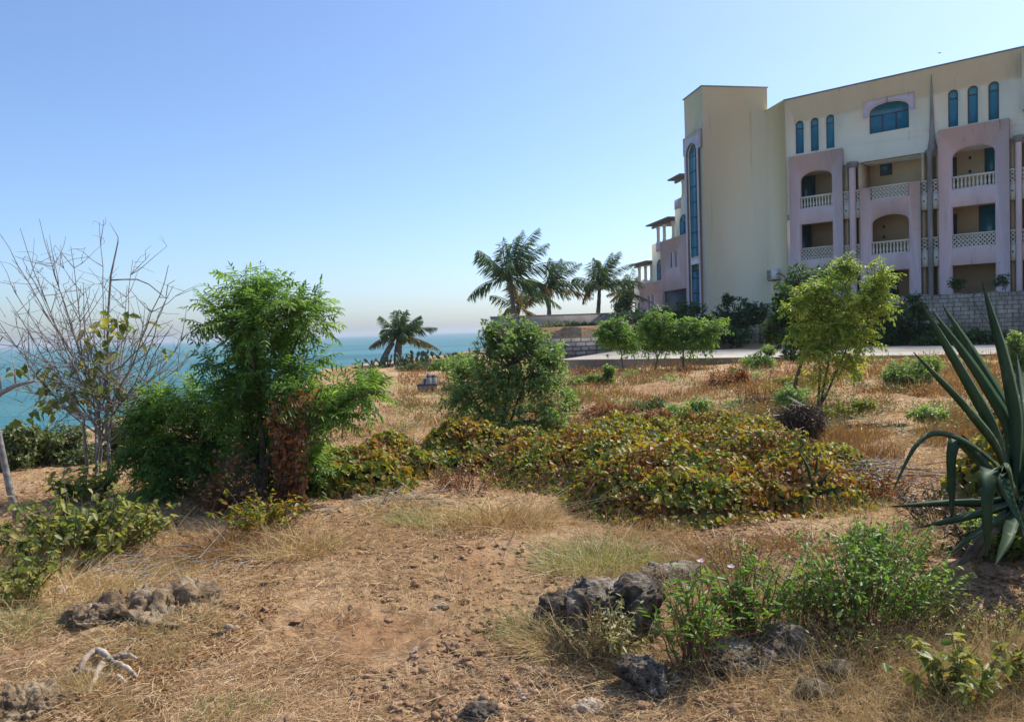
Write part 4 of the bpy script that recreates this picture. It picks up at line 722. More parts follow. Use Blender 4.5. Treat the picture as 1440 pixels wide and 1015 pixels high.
# ------------------------------------------------------------------ creeper mats
def creeper(label, lumps, n, leaf=.075, mat='vine', extra=None, dens_stem=260):
    """lumps: (px, py_ground, rx_m, ry_m, height): leaves over a lumpy mound of stems"""
    cs = []
    for (px, py, rx, ry, h) in lumps: c = ground(px, py); cs.append((c[0], c[1], rx, ry, h))
    base = np.array([cs[0][0], cs[0][1], gz1(cs[0][0], cs[0][1])]); root = thing('creeping_vine', label, 'creeper', base)
    a = np.array([c[2]*c[3] for c in cs]); k = rng.choice(len(cs), n, p=a/a.sum()); cc = np.array(cs)[k]
    rad = np.sqrt(rng.random(n))*1.12; th = rng.uniform(0, 6.283, n); x = cc[:, 0]+cc[:, 2]*rad*np.cos(th); y = cc[:, 1]+cc[:, 3]*rad*np.sin(th)
    def H(x, y):
        h = np.zeros_like(x)
        for c in cs: h = np.maximum(h, .78*c[4]*np.maximum(0, 1-((x-c[0])/c[2])**2-((y-c[1])/c[3])**2)**.55)
        return h*np.clip(1+.75*fbm2(x, y, 2.3, 3, 4.), .25, 1.35)+.08*np.maximum(0, fbm2(x, y, 6, 2, 8.))
    hh = H(x, y); e = .02; gx = (H(x+e, y)-hh)/e; gy = (H(x, y+e)-hh)/e; N = nrm(np.stack([-gx, -gy, np.ones(n)], -1))
    f = np.where(rng.random(n) < .75, rng.uniform(.82, 1.08, n), rng.uniform(.15, .9, n)); P = np.stack([x, y, gz(x, y)+hh*f+.02+.05*rng.random(n)**3], -1)
    d = nrm(np.cross(N, rvec(n))+np.array([0, -.1, -.35])+N*.15); Nl = nrm(N*.8+.55*rng.normal(size=(n, 3))+np.array([0, 0, .35])); s = leaf*rng.uniform(.55, 1.25, n)
    dead = fbm2(x, y, 1.7, 3, 57.)+.25*rng.normal(size=n) > .36; w = s*rng.uniform(.7, .95, n)
    g = G(); k = ~dead; g.leaves(P[k], d[k], Nl[k], s[k], w[k], .35, .35); obj('leaves', g, M[mat], root)
    g = G(); k = dead; g.leaves(P[k]-N[k]*.015, nrm(d[k]+[0, 0, -.5]), Nl[k]+.5*rng.normal(size=(int(k.sum()), 3)), s[k]*.85, w[k]*.6, .7, .5); obj('dead_leaves', g, M['brown'], root)
    g = G(); m = dens_stem; i = rng.integers(0, n, m); Q = P[i]-N[i]*.04
    for j in range(m):
        v = rvec(1)[0]*np.array([1, 1, .25]); l = rng.uniform(.15, .5); q1 = Q[j]+v*l*.5+np.array([0, 0, rng.uniform(-.03, .05)]); q2 = Q[j]+v*l+np.array([0, 0, rng.uniform(-.12, .02)]); g.tube([Q[j], q1, q2], [.004, .003, .002], 4, False)
    i = rng.integers(0, n, m*2); t = P[i].copy(); b2 = t.copy(); b2[:, 2] = gz(b2[:, 0], b2[:, 1])-.02; b2[:, :2] += rng.normal(size=(m*2, 2))*.06; g.sticks(b2, t, .005, .003)
    obj('stems', g, M['bark'], root, smooth=False); return root
creeper('sprawling yellow green and rust creeper mat in front of the stony slope', [(950, 700, .95, 1.0, .52), (820, 665, 1.0, .9, .42), (1080, 690, .9, .9, .50), (1140, 672, .6, .75, .42), (880, 640, 1.1, .9, .45), (1000, 640, 1.2, .9, .40), (735, 650, .6, .7, .32), (900, 712, .6, .5, .46)], 34000, .052, dens_stem=900)
creeper('dark green creeper mound joined to the right side of the tall neem tree', [(525, 672, .55, .6, .50), (470, 680, .5, .55, .45), (560, 665, .45, .55, .42), (600, 660, .4, .5, .28), (510, 690, .5, .4, .38)], 8500, .065, dens_stem=260)
creeper('browning creeper climbing the left foot of the large leafy bush', [(640, 645, .45, .5, .50), (665, 655, .55, .5, .42), (620, 650, .35, .4, .35), (700, 650, .5, .5, .35)], 5600, .062, dens_stem=150)
creeper('yellowing creeper tangled around the base of the sisal', [(1420, 722, .45, .5, .80), (1450, 705, .5, .6, .9), (1385, 712, .3, .35, .55)], 4200, .08, dens_stem=120)
creeper('small yellow leaved creeper patch on the slope above the big mat', [(950, 603, .5, .35, .16), (985, 600, .4, .3, .16)], 900, .06, dens_stem=40)
# ------------------------------------------------------------------ sisal plants
def sleaf(g, pts, W, side=None, twist=0.0):
    P = np.asarray(pts, float); s0 = np.linspace(0, 1, len(P)); s = np.linspace(0, 1, 22)
    # smooth the control polyline
    from_ = [np.interp(s, s0, P[:, a]) for a in range(3)]; C = np.stack(from_, 1)
    for _ in range(3): C[1:-1] = (C[:-2]+2*C[1:-1]+C[2:])/4
    T = nrm(np.gradient(C, axis=0)); sd = np.asarray(side if side is not None else [1, 0, 0], float); B = nrm(sd[None, :]-T*(T@sd)[:, None]); Nn = np.cross(T, B)
    w = W*.37*np.interp(s, [0, .12, .45, .8, .95, 1], [.72, .8, 1, .62, .22, .03]); V = []
    V = np.stack([C-B*w[:, None]+Nn*(.5*w)[:, None], C-Nn*(.02+0*w)[:, None]*(w/W*2)[:, None]*.5, C+B*w[:, None]+Nn*(.5*w)[:, None], C-Nn*(.10*w+.006)[:, None]-Nn*.0], 1)
    V[:, 1] = C+Nn*(.02*w)[:, None]
    k = 4; q = [(i*k+j, i*k+(j+1) % k, (i+1)*k+(j+1) % k, (i+1)*k+j) for i in range(21) for j in range(k)]; g.add(V.reshape(-1, 3), q, [(0, 1, 2), (0, 2, 3)])
M['deadleaf'] = surf('withered_sisal_leaf', [(.3, (.06, .045, .025)), (.5, (.13, .10, .06)), (.7, (.24, .19, .12))], 6, 5, .8, .3, 40)
SB = ground(1432, 772); Ds = SB[1]
sis = thing('sisal_plant', 'large dark green sisal with sword leaves rising and bending at the right edge', 'agave', SB)
c0 = SB+np.array([0, 0, .30])
def S_(*p): return [c0+np.array([rng.normal()*.03, rng.normal()*.03, rng.normal()*.03])]+[at(x, y, Ds+d) for x, y, d in p]
LV = [((S_((1405, 625, -.25), (1350, 560, -.45), (1284, 495, -.6))), .085, (.6, .2, .7)), (S_((1402, 600, -.05), (1352, 515, -.1), (1295, 424, -.1)), .135, (.75, .3, .5)), (S_((1429, 600, .1), (1380, 515, .2), (1325, 428, .3)), .11, (.8, -.4, .4)), (S_((1425, 605, .05), (1372, 520, .1), (1309, 434, .15)), .10, (.8, -.5, .4)),
      (S_((1435, 592, 0), (1415, 500, .0), (1381, 395, .05)), .135, (1, .1, .2)), (S_((1405, 652, -.3), (1350, 612, -.5), (1310, 604, -.6), (1284, 625, -.65), (1258, 686, -.7)), .075, (.2, .9, .3)), (S_((1375, 640, -.1), (1342, 612, -.2), (1334, 640, -.25), (1337, 690, -.27), (1338, 738, -.25)), .105, (1, .1, .0)),
      (S_((1410, 668, -.5), (1390, 656, -.75), (1384, 690, -.85), (1386, 740, -.85), (1388, 784, -.8)), .12, (1, .1, 0)), (S_((1420, 660, -.5), (1402, 662, -.7), (1418, 705, -.8), (1442, 750, -.85)), .11, (.8, .3, .4)), (S_((1400, 735, -.35), (1372, 752, -.5), (1333, 780, -.6)), .09, (.3, -.9, .3)), (S_((1425, 735, -.4), (1418, 760, -.6), (1400, 794, -.7)), .10, (.9, -.2, .2)),
      (S_((1390, 705, -.1), (1330, 705, -.15), (1251, 712, -.2)), .08, (0, .7, .7)), (S_((1400, 715, -.3), (1350, 728, -.35), (1290, 742, -.4)), .07, (.1, .7, .7)), (S_((1470, 590, .1), (1490, 500, .2), (1500, 420, .3)), .13, (1, 0, 0)), (S_((1480, 620, -.2), (1540, 560, -.3), (1610, 500, -.4)), .12, (.6, 0, .8)), (S_((1500, 660, .2), (1570, 640, .4), (1650, 690, .6)), .12, (0, .8, .6)), (S_((1450, 620, .4), (1440, 560, .8), (1430, 500, 1.1)), .12, (1, 0, 0)), (S_((1470, 690, -.5), (1500, 690, -.8), (1510, 770, -.9)), .11, (1, 0, .2))]
for pts, w, sd in LV:
    g = G(); sleaf(g, pts, w, sd); obj('leaf', g, M['sisal'], sis, smooth=False)
g = G(); g.lathe([(.001, -.05), (.08, 0), (.10, .12), (.06, .3), (.001, .34)], SB, 10); obj('stump', g, M['bark'], sis, smooth=True)
for i in range(9):
    a = rng.uniform(-2.9, -.2); d = np.array([math.cos(a), math.sin(a)*.8, 0]); L = rng.uniform(.35, .75); g = G(); p0 = SB+np.array([0, 0, .16])+d*.06
    sleaf(g, [p0, p0+d*L*.5+[0, 0, .10*rng.random()], p0+d*L*.85+[0, 0, -.10], SB+d*L*1.05+[0, 0, .03]], .085, np.cross(d, [0, 0, 1])); obj('dead_leaf', g, M['deadleaf'], sis)
b = ground(1143, 700); D = b[1]; ss = thing('sisal_plant', 'small young sisal poking out of the right end of the creeper mat', 'agave', b)
for pts, w, sd in [([(1143, 690, 0), (1138, 660, 0), (1122, 632, -.05)], .05, (1, 0, 0)), ([(1146, 692, 0), (1158, 672, 0), (1178, 652, .05)], .05, (.6, 0, .8)), ([(1140, 700, 0), (1125, 703, -.1), (1080, 705, -.2)], .05, (0, .8, .6)), ([(1145, 690, 0), (1148, 660, .1), (1150, 640, .1)], .045, (1, 0, 0)), ([(1148, 696, 0), (1165, 690, -.1), (1185, 684, -.2)], .045, (.3, .3, .9))]:
    g = G(); sleaf(g, [b+np.array([0, 0, .12])]+[at(x, y, D-.45+d) for x, y, d in pts], w, sd); obj('leaf', g, M['sisal'], ss)
# ------------------------------------------------------------------ rocks
def ico(sub):
    bm = bmesh.new(); bmesh.ops.create_icosphere(bm, subdivisions=sub, radius=1); V = np.array([v.co[:] for v in bm.verts]); F = np.array([[v.index for v in f.verts] for f in bm.faces]); bm.free(); return V, F
ICO = {k: ico(k) for k in (1, 2, 3, 5, 6)}
def rockgeo(c, r, sub=3, seed=0., rough=.35, pit=0.0, flat=None, ang=0.0):
    V, F = ICO[sub]; r = np.asarray(r, float); U = V.copy(); p = V*1.1+seed*7.7; V = V*(1+rough*fbm(p, 3)*1.6)[:, None]
    if flat is not None: V[:, 2] = np.where(V[:, 2] > flat, flat+(V[:, 2]-flat)*.35, V[:, 2])
    V = V*r
    if pit:
        k = float(np.mean(r)); q = V/k+seed*3.1; nn = nrm(U/r)
        d = .55*pit*fbm(q*2.6, 3)-pit*.55*sstep(.1, .55, fbm(q*4.3+5, 2))-.28*pit*sstep(.0, .5, fbm(q*9+2, 2))+.16*pit*fbm(q*17, 2)
        V = V+nn*(d*k)[:, None]
    ca, sa = math.cos(ang), math.sin(ang); V = np.stack([V[:, 0]*ca-V[:, 1]*sa, V[:, 0]*sa+V[:, 1]*ca, V[:, 2]], -1)
    g = G(); g.add(V+np.asarray(c), tris=F); return g
def rock(label, px, py, r, mat='rock', sub=5, seed=0., rough=.35, pit=.25, flat=None, sink=.3, D=None, name='rock', ang=0., cat='rock'):
    b = ground(px, py); c = b+np.array([0, r[1]*.6, r[2]*(1-sink*2)]); return tag(obj(name, rockgeo(c, r, sub, seed, rough, pit, flat, ang), M[mat], org=b), label, cat)
rock('largest dark pitted coral boulder with pale weathered flat top in right foreground', 880, 912, (.25, .25, .24), sub=6, seed=1.3, rough=.38, pit=.42, flat=.5, sink=.27)
rock('lower shoulder of pale coral rock right behind the largest boulder', 955, 828, (.22, .2, .08), sub=6, seed=2.1, pit=.3, flat=.5)
rock('dark jagged coral rock at the bottom in front of the largest boulder', 912, 978, (.13, .11, .075), sub=6, seed=3.4, pit=.4)
rock('flat grey coral slab half hidden beneath the green weeds', 1040, 945, (.2, .16, .06), sub=6, seed=4.2, pit=.3, flat=.6)
rock('dark coral rock in the shade below the big green weed', 1110, 930, (.16, .12, .10), sub=5, seed=5.9, pit=.3)
rock('small pitted grey rock left of the largest boulder', 812, 880, (.20, .14, .12), sub=5, seed=6.3, pit=.3)
rock('broad low mound of grey weathered coral rubble in left foreground', 190, 868, (.40, .30, .085), 'clay', 6, 7.7, .5, .5, None, .6)
rock('darker eroded lump at the left end of the coral rubble mound', 118, 880, (.15, .13, .05), 'clay', 6, 8.8, .3, .4)
rock('rounded grey rock cut off by the bottom left corner', 20, 1012, (.2, .16, .08), 'clay', 6, 9.2, .4, .5, None, .42)
rock('low pitted grey rock at the bottom edge left of the middle', 672, 1016, (.08, .06, .03), sub=5, seed=10.1, pit=.35)
rock('pale rough stone in front of the dark jagged coral rock', 830, 1005, (.07, .05, .03), 'palestone', 5, 10.9, pit=.3)
rock('grey stone lying at the lower right of the big green weed', 1185, 960, (.08, .06, .05), sub=3, seed=11.5, pit=.2)
rock('dark stone on bare soil near the bottom of the picture, right of centre', 1150, 985, (.09, .07, .05), sub=3, seed=12.5, pit=.2)
rock('brown earth clod in the shade under the sisal', 1345, 815, (.10, .08, .06), 'stone', 3, 13.5, pit=.2)
rock('brown lump of rock half sunk in the soil under the hanging sisal leaves', 1415, 818, (.10, .08, .04), 'stone', 5, 14.5, pit=.35)
for i, (px, py, r) in enumerate([(842, 603, .13), (862, 600, .16), (880, 602, .12), (903, 604, .14), (925, 603, .11), (820, 606, .10)]):
    tag(obj('stone', rockgeo(ground(px, py)+[0, 0, r*.3], (r, r*.7, r*.55), 3, 20+i, .35, .15), M['palestone'], org=ground(px, py)), 'pale limestone chunk in the stone row behind the big creeper mat', 'stone', 'pale stones behind the creeper mat')
for i, (px, py, r) in enumerate([(1050, 606, .10), (1068, 608, .12), (1085, 606, .09), (1040, 611, .08), (1062, 614, .08)]):
    tag(obj('stone', rockgeo(ground(px, py)+[0, 0, r*.3], (r, r*.7, r*.5), 3, 30+i, .35, .15), M['palestone'], org=ground(px, py)), 'pale rubble stone piled left of the dark dried bush', 'stone', 'rubble stones beside the dead bush')
rock('long low ledge of grey rock on the right hand slope', 1222, 602, (.55, .08, .05), sub=5, seed=40.2, pit=.3, flat=.4)
# ruined block stump and wooden post on the field
b = at(601, 552, 20.6); b[2] = gz1(b[0], b[1]); rb = thing('ruined_wall', 'crumbling dark block wall stump standing alone on the left field', 'wall', b); g = G()
for i, (x0, x1, h) in enumerate([(-.26, -.12, .22), (-.12, 0, .36), (0, .13, .50), (.13, .27, .46)]): g.box((x0, -.15+.004*i, -.1), (x1-.001, .16-.004*i, h), b, (1, .1, 0), (-.1, 1, 0))
obj('masonry', g, M['block2'], rb)
b = at(663, 507, 27); b[2] = gz1(b[0], b[1]); g = G(); g.tube([b+[0, 0, -.1], b+[-.01, 0, .3], at(660, 489, 27)], [.05, .045, .04], 7); tag(obj('wooden_post', g, M['wood'], org=b), 'short dark wooden post leaning against the sea line', 'post')
# prickly pears near the lone palm
def pricklypear(label, px, pyb, D, n, sp, h):
    b = at(px, pyb, D); b[2] = gz1(b[0], b[1]); root = thing('prickly_pear', label, 'cactus', b); V, F = ICO[2]
    for i in range(n):
        p = b+np.array([rng.normal()*sp, rng.normal()*sp*.6, 0]); d = nrm(np.array([rng.normal()*.3, rng.normal()*.3, 1.])); k = rng.integers(1, 4)
        for j in range(k):
            s = rng.uniform(.10, .15)*h; A = nrm(np.cross(d, rvec(1)[0])); Bv = np.cross(d, A); c = p+d*s
            g = G(); g.add(c+V[:, :1]*A*s*.62+V[:, 1:2]*Bv*.035+V[:, 2:3]*d*s, tris=F); obj('pad', g, M['cactus'], root, smooth=True); p = c+d*s*.85; d = nrm(d+rvec(1)[0]*.5+[0, 0, .2])
M['cactus'] = surf('cactus_pad', [(.3, (.05, .085, .05)), (.7, (.10, .14, .08))], 6, 4, .6, .1)
pricklypear('prickly pear thicket on the cliff edge right of the lone palm', 590, 520, 31, 46, .8, 1.0); pricklypear('smaller prickly pear clump between the lone palm and the centre bush', 622, 508, 30, 30, .6, .9); pricklypear('prickly pear clump on the cliff edge directly under the lone palm', 545, 524, 32, 22, .5, .7)
pricklypear('prickly pear among the clifftop bushes behind the bare shrub', 62, 650, 10.6, 22, .3, .55)
# ------------------------------------------------------------------ weeds and herbs
def herb(name, label, cat, px, py, n, H, spread, leafL, leafW, mat, stem='redstem', per=16, lo=.25, droop=.2, woody=.004, branch=2, pinky=0):
    b = ground(px, py); root = thing(name, label, cat, b); gl = G(); gs = G(); tips = []
    for i in range(n):
        az = rng.uniform(0, 6.283); r = spread*math.sqrt(rng.random()); h = H*rng.uniform(.55, 1.05)*(1-.35*(r/spread)**2); tp = b+np.array([r*math.cos(az), r*math.sin(az)*.75, h]); b0 = b+np.array([r*.35*math.cos(az), r*.35*math.sin(az), -.02])
        t = np.linspace(0, 1, 8)[:, None]; P = b0+(tp-b0)*t+np.array([math.cos(az), math.sin(az), 0])*(-.12*h)*(t*(1-t)*4)+np.cumsum(rng.normal(size=(8, 3)), 0)*.008; gs.tube(P, np.linspace(woody, woody*.35, 8), 4, False); L = [P]
        for k in range(branch):
            a = P[rng.integers(2, 6)]; d = nrm(np.array([rng.normal()*.6, rng.normal()*.6, 1])); Q = a+d*(h*rng.uniform(.2, .45))*np.linspace(0, 1, 5)[:, None]; gs.tube(Q, np.linspace(woody*.6, woody*.25, 5), 3, False); L.append(Q)
        for Q in L:
            m = per if Q is P else per//2; q = rng.uniform(lo if Q is P else .1, 1, m)*(len(Q)-1); i0 = np.minimum(q.astype(int), len(Q)-2); X = Q[i0]+(Q[i0+1]-Q[i0])*(q-i0)[:, None]
            d = nrm(rvec(m)*np.array([1, 1, .5])+np.array([0, 0, .3-droop])); s = rng.uniform(.5, 1.2, m); gl.leaves(X, d, nrm(np.array([0, 0, 1.])+.45*rng.normal(size=(m, 3))), leafL*s, leafW*s, .35); tips.append(Q[-1])
    obj('leaves', gl, M[mat], root); obj('stems', gs, M[stem], root); return root
herb('weed', 'tallest bushy bright green weed in the right foreground', 'weed', 1215, 895, 120, .62, .50, .032, .018, 'weed', per=10, lo=.45, woody=.003)
herb('weed', 'bright green weed spike rising behind the tallest bushy weed', 'weed', 1225, 815, 22, .42, .2, .045, .028, 'weed', per=20)
herb('weed', 'sparse purple stemmed weed with narrow upright leaves right of the largest boulder', 'weed', 975, 945, 34, .5, .24, .05, .014, 'weed', per=9, droop=-.3, lo=.45)
herb('weed', 'leggy green weed between the boulder weed and the tallest weed', 'weed', 1060, 900, 36, .45, .28, .04, .018, 'weed', per=11, droop=-.1)
herb('weed', 'twiggy purple stemmed weed filling the gap left of the tallest bushy weed', 'weed', 1125, 885, 46, .38, .34, .03, .016, 'weed', per=8, lo=.4, woody=.003)
herb('weed', 'brownish half dry weed leaning right from the tallest bushy weed', 'weed', 1295, 885, 40, .34, .3, .03, .017, 'lshrub', per=9, lo=.35, woody=.003)
herb('shrub', 'upper yellow leaved shoots between the bare shrub and the straggling shrub', 'shrub', 165, 765, 36, .42, .5, .065, .036, 'lshrub', 'bark', per=11, droop=.5, woody=.005)
herb('weed', 'broad leaved drooping weed near the bottom right corner', 'weed', 1345, 1000, 24, .34, .27, .048, .027, 'lshrub', per=9, droop=.5, woody=.003)
herb('weed', 'small leafy weed cut by the right edge near the bottom', 'weed', 1430, 975, 9, .28, .12, .045, .026, 'lshrub', per=8, droop=.5)
herb('weed', 'dry brown twiggy weed standing behind the boulder flowers', 'weed', 1040, 815, 44, .3, .36, .022, .01, 'lshrub', 'redstem', per=6, woody=.003)
herb('weed', 'dry straw coloured weed overlapping the left foot of the largest boulder', 'weed', 835, 925, 40, .3, .24, .02, .008, 'ggrass', 'straw', per=5, woody=.0025)
herb('weed', 'tangled dry brown weed in front of the tallest bushy weed', 'weed', 1190, 935, 46, .26, .42, .022, .011, 'lshrub', 'redstem', per=6, woody=.003)
herb('weed', 'low mixed green and brown weed left of the sisal leaves', 'weed', 1260, 790, 50, .28, .42, .028, .014, 'weed', 'redstem', per=8, woody=.003)
herb('weed', 'dry brown stalky weed between the sisal shade and the right edge', 'weed', 1400, 905, 36, .24, .34, .024, .012, 'lshrub', 'redstem', per=6, woody=.003)
herb('weed', 'rusty dead weed tangle left of the sisal bending leaf', 'weed', 1235, 705, 40, .34, .4, .04, .02, 'brown', 'bark', per=9)
herb('weed', 'dark dried weed tangle in the shade between sisal and creeper mat', 'weed', 1320, 735, 46, .36, .42, .035, .016, 'deadgrey', 'bark', per=8)
herb('weed', 'rusty dead weeds between the dark creeper mound and the big mat', 'weed', 655, 690, 40, .34, .5, .035, .018, 'brown', 'bark', per=9)
herb('weed', 'dark leafy scrub hugging the base of the sisal', 'weed', 1415, 782, 44, .36, .34, .05, .028, 'neem', 'bark', per=10)
herb('weed', 'dead brown scrub under the lowest sisal leaves', 'weed', 1372, 778, 40, .26, .32, .04, .02, 'deadgrey', 'bark', per=9)
herb('weed', 'spreading green weed below the sisal on shaded ground', 'weed', 1300, 850, 22, .25, .3, .035, .022, 'weed', per=10)
herb('weed', 'thin curled dry weed growing up the dark face of the largest boulder', 'weed', 868, 935, 16, .34, .18, .035, .014, 'ggrass', 'straw', per=10)
herb('shrub', 'straggling yellowing broad leaved shrub filling the left foreground', 'shrub', 110, 785, 58, .6, .8, .07, .04, 'lshrub', 'bark', per=12, droop=.55, woody=.006)
herb('shrub', 'lower yellowing shrub cut by the left edge below the straggling shrub', 'shrub', 10, 845, 30, .42, .5, .06, .034, 'lshrub', 'bark', per=10, droop=.5, woody=.005)
herb('shrub', 'green leafy shoots at the foot of the bare shrub', 'shrub', 120, 705, 24, .42, .42, .085, .05, 'lshrub', 'bark', per=12, droop=.3)
herb('weed', 'yellowing weedy clump at the foot of the tall neem tree', 'weed', 370, 745, 40, .34, .55, .05, .028, 'vine', per=12, droop=.3)
herb('weed', 'rusty dead weeds around the neem trunk base', 'weed', 300, 722, 34, .36, .4, .04, .02, 'brown', 'bark', per=14)
# two pale flowers
for lab, px, py in (('white pink five petalled flower left of its pair above the boulder weeds', 985, 789), ('pink five petalled flower right of its pair above the boulder weeds', 1028, 797)):
    D = ground(1000, 945)[1]+.25; p = at(px, py, D); b = np.array([p[0], p[1], gz1(p[0], p[1])]); root = thing('flower', lab, 'flower', b); g = G(); g.tube([b, (b+p)/2+[.01, 0, 0], p], [.003, .0025, .002], 4); obj('stem', g, M['redstem'], root)
    g = G(); a = np.arange(5)*1.2566; d = np.stack([np.cos(a), np.sin(a)*.7-.3, np.full(5, .35)], -1); g.leaves(np.tile(p, (5, 1)), d, np.tile([0, -.6, .8], (5, 1)), .02, .016, .1); obj('petals', g, M['petal'], root)
# bleached driftwood in the left foreground
b = ground(140, 948); D = b[1]; root = thing('driftwood', 'bleached pale driftwood roots lying on straw in left foreground', 'driftwood', b); g = G()
for pts, r in [([(112, 930), (120, 915), (136, 907), (152, 911), (160, 921)], (.010, .014, .017, .015, .008)), ([(150, 915), (168, 912), (182, 911), (196, 916)], (.014, .015, .011, .005)), ([(158, 920), (172, 922), (188, 929), (190, 938)], (.012, .012, .009, .004)), ([(146, 920), (138, 932), (130, 948), (124, 955)], (.015, .014, .012, .006)), ([(104, 928), (122, 930), (140, 934)], (.01, .013, .009)), ([(80, 946), (92, 939), (106, 934)], (.007, .011, .006)), ([(150, 938), (166, 936), (176, 942)], (.006, .011, .005)), ([(112, 957), (118, 950)], (.008, .006))]:
    P = np.array([ground(x, y+22) for x, y in pts]); up = np.array([max(0, 934-y)*.0013 for x, y in pts]); t0 = np.linspace(0, 1, len(P)); t = np.linspace(0, 1, 22); P[:, 2] += up+.012; Q = np.stack([np.interp(t, t0, P[:, a]) for a in range(3)], 1)
    for _ in range(2): Q[1:-1] = (Q[:-2]+Q[1:-1]*2+Q[2:])/4
    Q += np.cumsum(rng.normal(size=(22, 3))*.0022, 0); g.tube(Q, np.interp(t, t0, r)*(1+.3*fbm2(t*9, t*0+len(g.v), 1, 2)), 9)
obj('roots', g, M['bone'], root, smooth=True)
# ------------------------------------------------------------------ ground litter and grasses
def screen_pts(n, y0, y1, x0=-320, x1=1760, pw=1.0):
    px = rng.uniform(x0, x1, n); py = y0+(y1-y0)*rng.random(n)**pw; d = cF[None]+((px-720)/FPX)[:, None]*cR+((507.5-py)/FPX)[:, None]*cU
    t = -CAM[2]/d[:, 2]; P = CAM+d*t[:, None]; k = (d[:, 2] < -.02) & (P[:, 1] < 36); x, y = P[k, 0], P[k, 1]
    e = x-np.interp(y, EDY, EDX)-.2; k = (e > 0) & (seg_sd(x, y, TER) < -.3) & ~((seg_sd(x, y, np.array(SLAB[:3])) > -.1) & (x > 1.5)); return x[k], y[k]
def on(x, y, dz=0.): return np.stack([x, y, gz(x, y, True)+dz], -1)
def bare(x, y): # 0..1 how bare the soil is
    return sstep(-.05, .35, fbm2(x, y, .9, 4, 21.))*sstep(9, 6, y)
# flat straw
x, y = screen_pts(190000, 560, 1120, pw=.9); keep = rng.random(len(x)) > .93*bare(x, y); x, y = x[keep], y[keep]; n = len(x); P = on(x, y, .004+.014*rng.random(n)**2)
az = rng.uniform(0, 6.283, n); d = np.stack([np.cos(az), np.sin(az), rng.normal(size=n)*.16+.05], -1); dist = np.hypot(x, y); g = G()
g.blades(P, d, rng.uniform(.03, .11, n)*(1+.04*dist), np.maximum(.0028, dist*.00085)*rng.uniform(.6, 1.5, n), np.stack([rng.normal(size=n)*.2, rng.normal(size=n)*.2, -rng.random(n)*.15], -1), 2)
tag(obj('straw_litter', g, M['straw']), 'trampled dry straw strewn over the reddish soil', 'straw', kind='stuff')
# standing dry grass, in drifts
x, y = screen_pts(330000, 500, 1110, pw=.85); dn = fbm2(x, y, .9, 4, 33.)+.35*fbm2(x, y, 4, 2, 3.)+.25*sstep(8.5, 12, y)-.12; keep = (dn > 0) & (rng.random(len(x)) < np.clip(dn*2.2, 0, 1)); x, y, dn = x[keep], y[keep], dn[keep]; n = len(x)
dist = np.hypot(x, y); P = on(x, y, -.005); d = np.stack([rng.normal(size=n)*.42+.1, rng.normal(size=n)*.42, np.ones(n)], -1); h = (.05+.13*np.clip(dn, 0, 1.))*rng.uniform(.5, 1.5, n)*(1+.6*sstep(8, 14, y)); g = G()
g.blades(P, d, h, np.maximum(.002, dist*.00065)*rng.uniform(.7, 1.3, n), np.stack([rng.normal(size=n)*.35+.15, rng.normal(size=n)*.35, -.25*rng.random(n)], -1), 3)
tag(obj('dry_grass', g, M['dgrass']), 'short golden dry grass covering the plot', 'grass', kind='stuff')
# reddish weeds on the far slope
x, y = screen_pts(90000, 505, 650, 560, 1760); dn = fbm2(x, y, .6, 3, 61.)+.06; keep = dn > 0; x, y = x[keep], y[keep]; n = len(x); dist = np.hypot(x, y); P = on(x, y); g = G()
g.blades(P, np.stack([rng.normal(size=n)*.5, rng.normal(size=n)*.5, np.ones(n)], -1), rng.uniform(.08, .24, n), dist*.0012, rng.normal(size=(n, 3))*.3, 2)
tag(obj('brown_weeds', g, M['rgrass']), 'low reddish brown dried weeds on the slope below the apron', 'weeds', kind='stuff')
x, y = screen_pts(26000, 515, 640, 560, 1760); dn = fbm2(x, y, .5, 3, 81.)-.12; keep = dn > 0; x, y = x[keep], y[keep]; n = len(x); P = on(x, y, .03)+rng.normal(size=(n, 3))*[.05, .05, 0]+np.array([0, 0, .14])*rng.random((n, 1)); g = G(); g.leaves(P, rvec(n)+[0, 0, .4], rvec(n)+[0, 0, 1.2], .05, .024, .2)
tag(obj('low_weeds', g, M['olive']), 'low grey green weeds dotted over the slope', 'weeds', kind='stuff')
# tufts
def tuft(label, px, py, n, r, h, mat='dgrass', w=.0026, lean=.5):
    n = int(n*.33); b = ground(px, py); a = rng.uniform(0, 6.283, n); rr_ = r*np.sqrt(rng.random(n)); x = b[0]+rr_*np.cos(a); y = b[1]+rr_*np.sin(a)*.8; P = on(x, y, -.005); n0 = n; d = np.stack([np.cos(a)*lean*rr_/r+rng.normal(size=n)*.7, np.sin(a)*lean*rr_/r+rng.normal(size=n)*.7, np.ones(n)], -1)
    g = G(); g.blades(P, d, h*rng.uniform(.25, 1.35, n)*(1-.45*(rr_/r)**2), max(w, b[1]*.0010)*rng.uniform(.5, 1.8, n), np.stack([np.cos(a)*.35+rng.normal(size=n)*.55, np.sin(a)*.35+rng.normal(size=n)*.55, -.45*rng.random(n)], -1), 4)
    return tag(obj('grass_tuft', g, M[mat], org=b), label, 'grass')
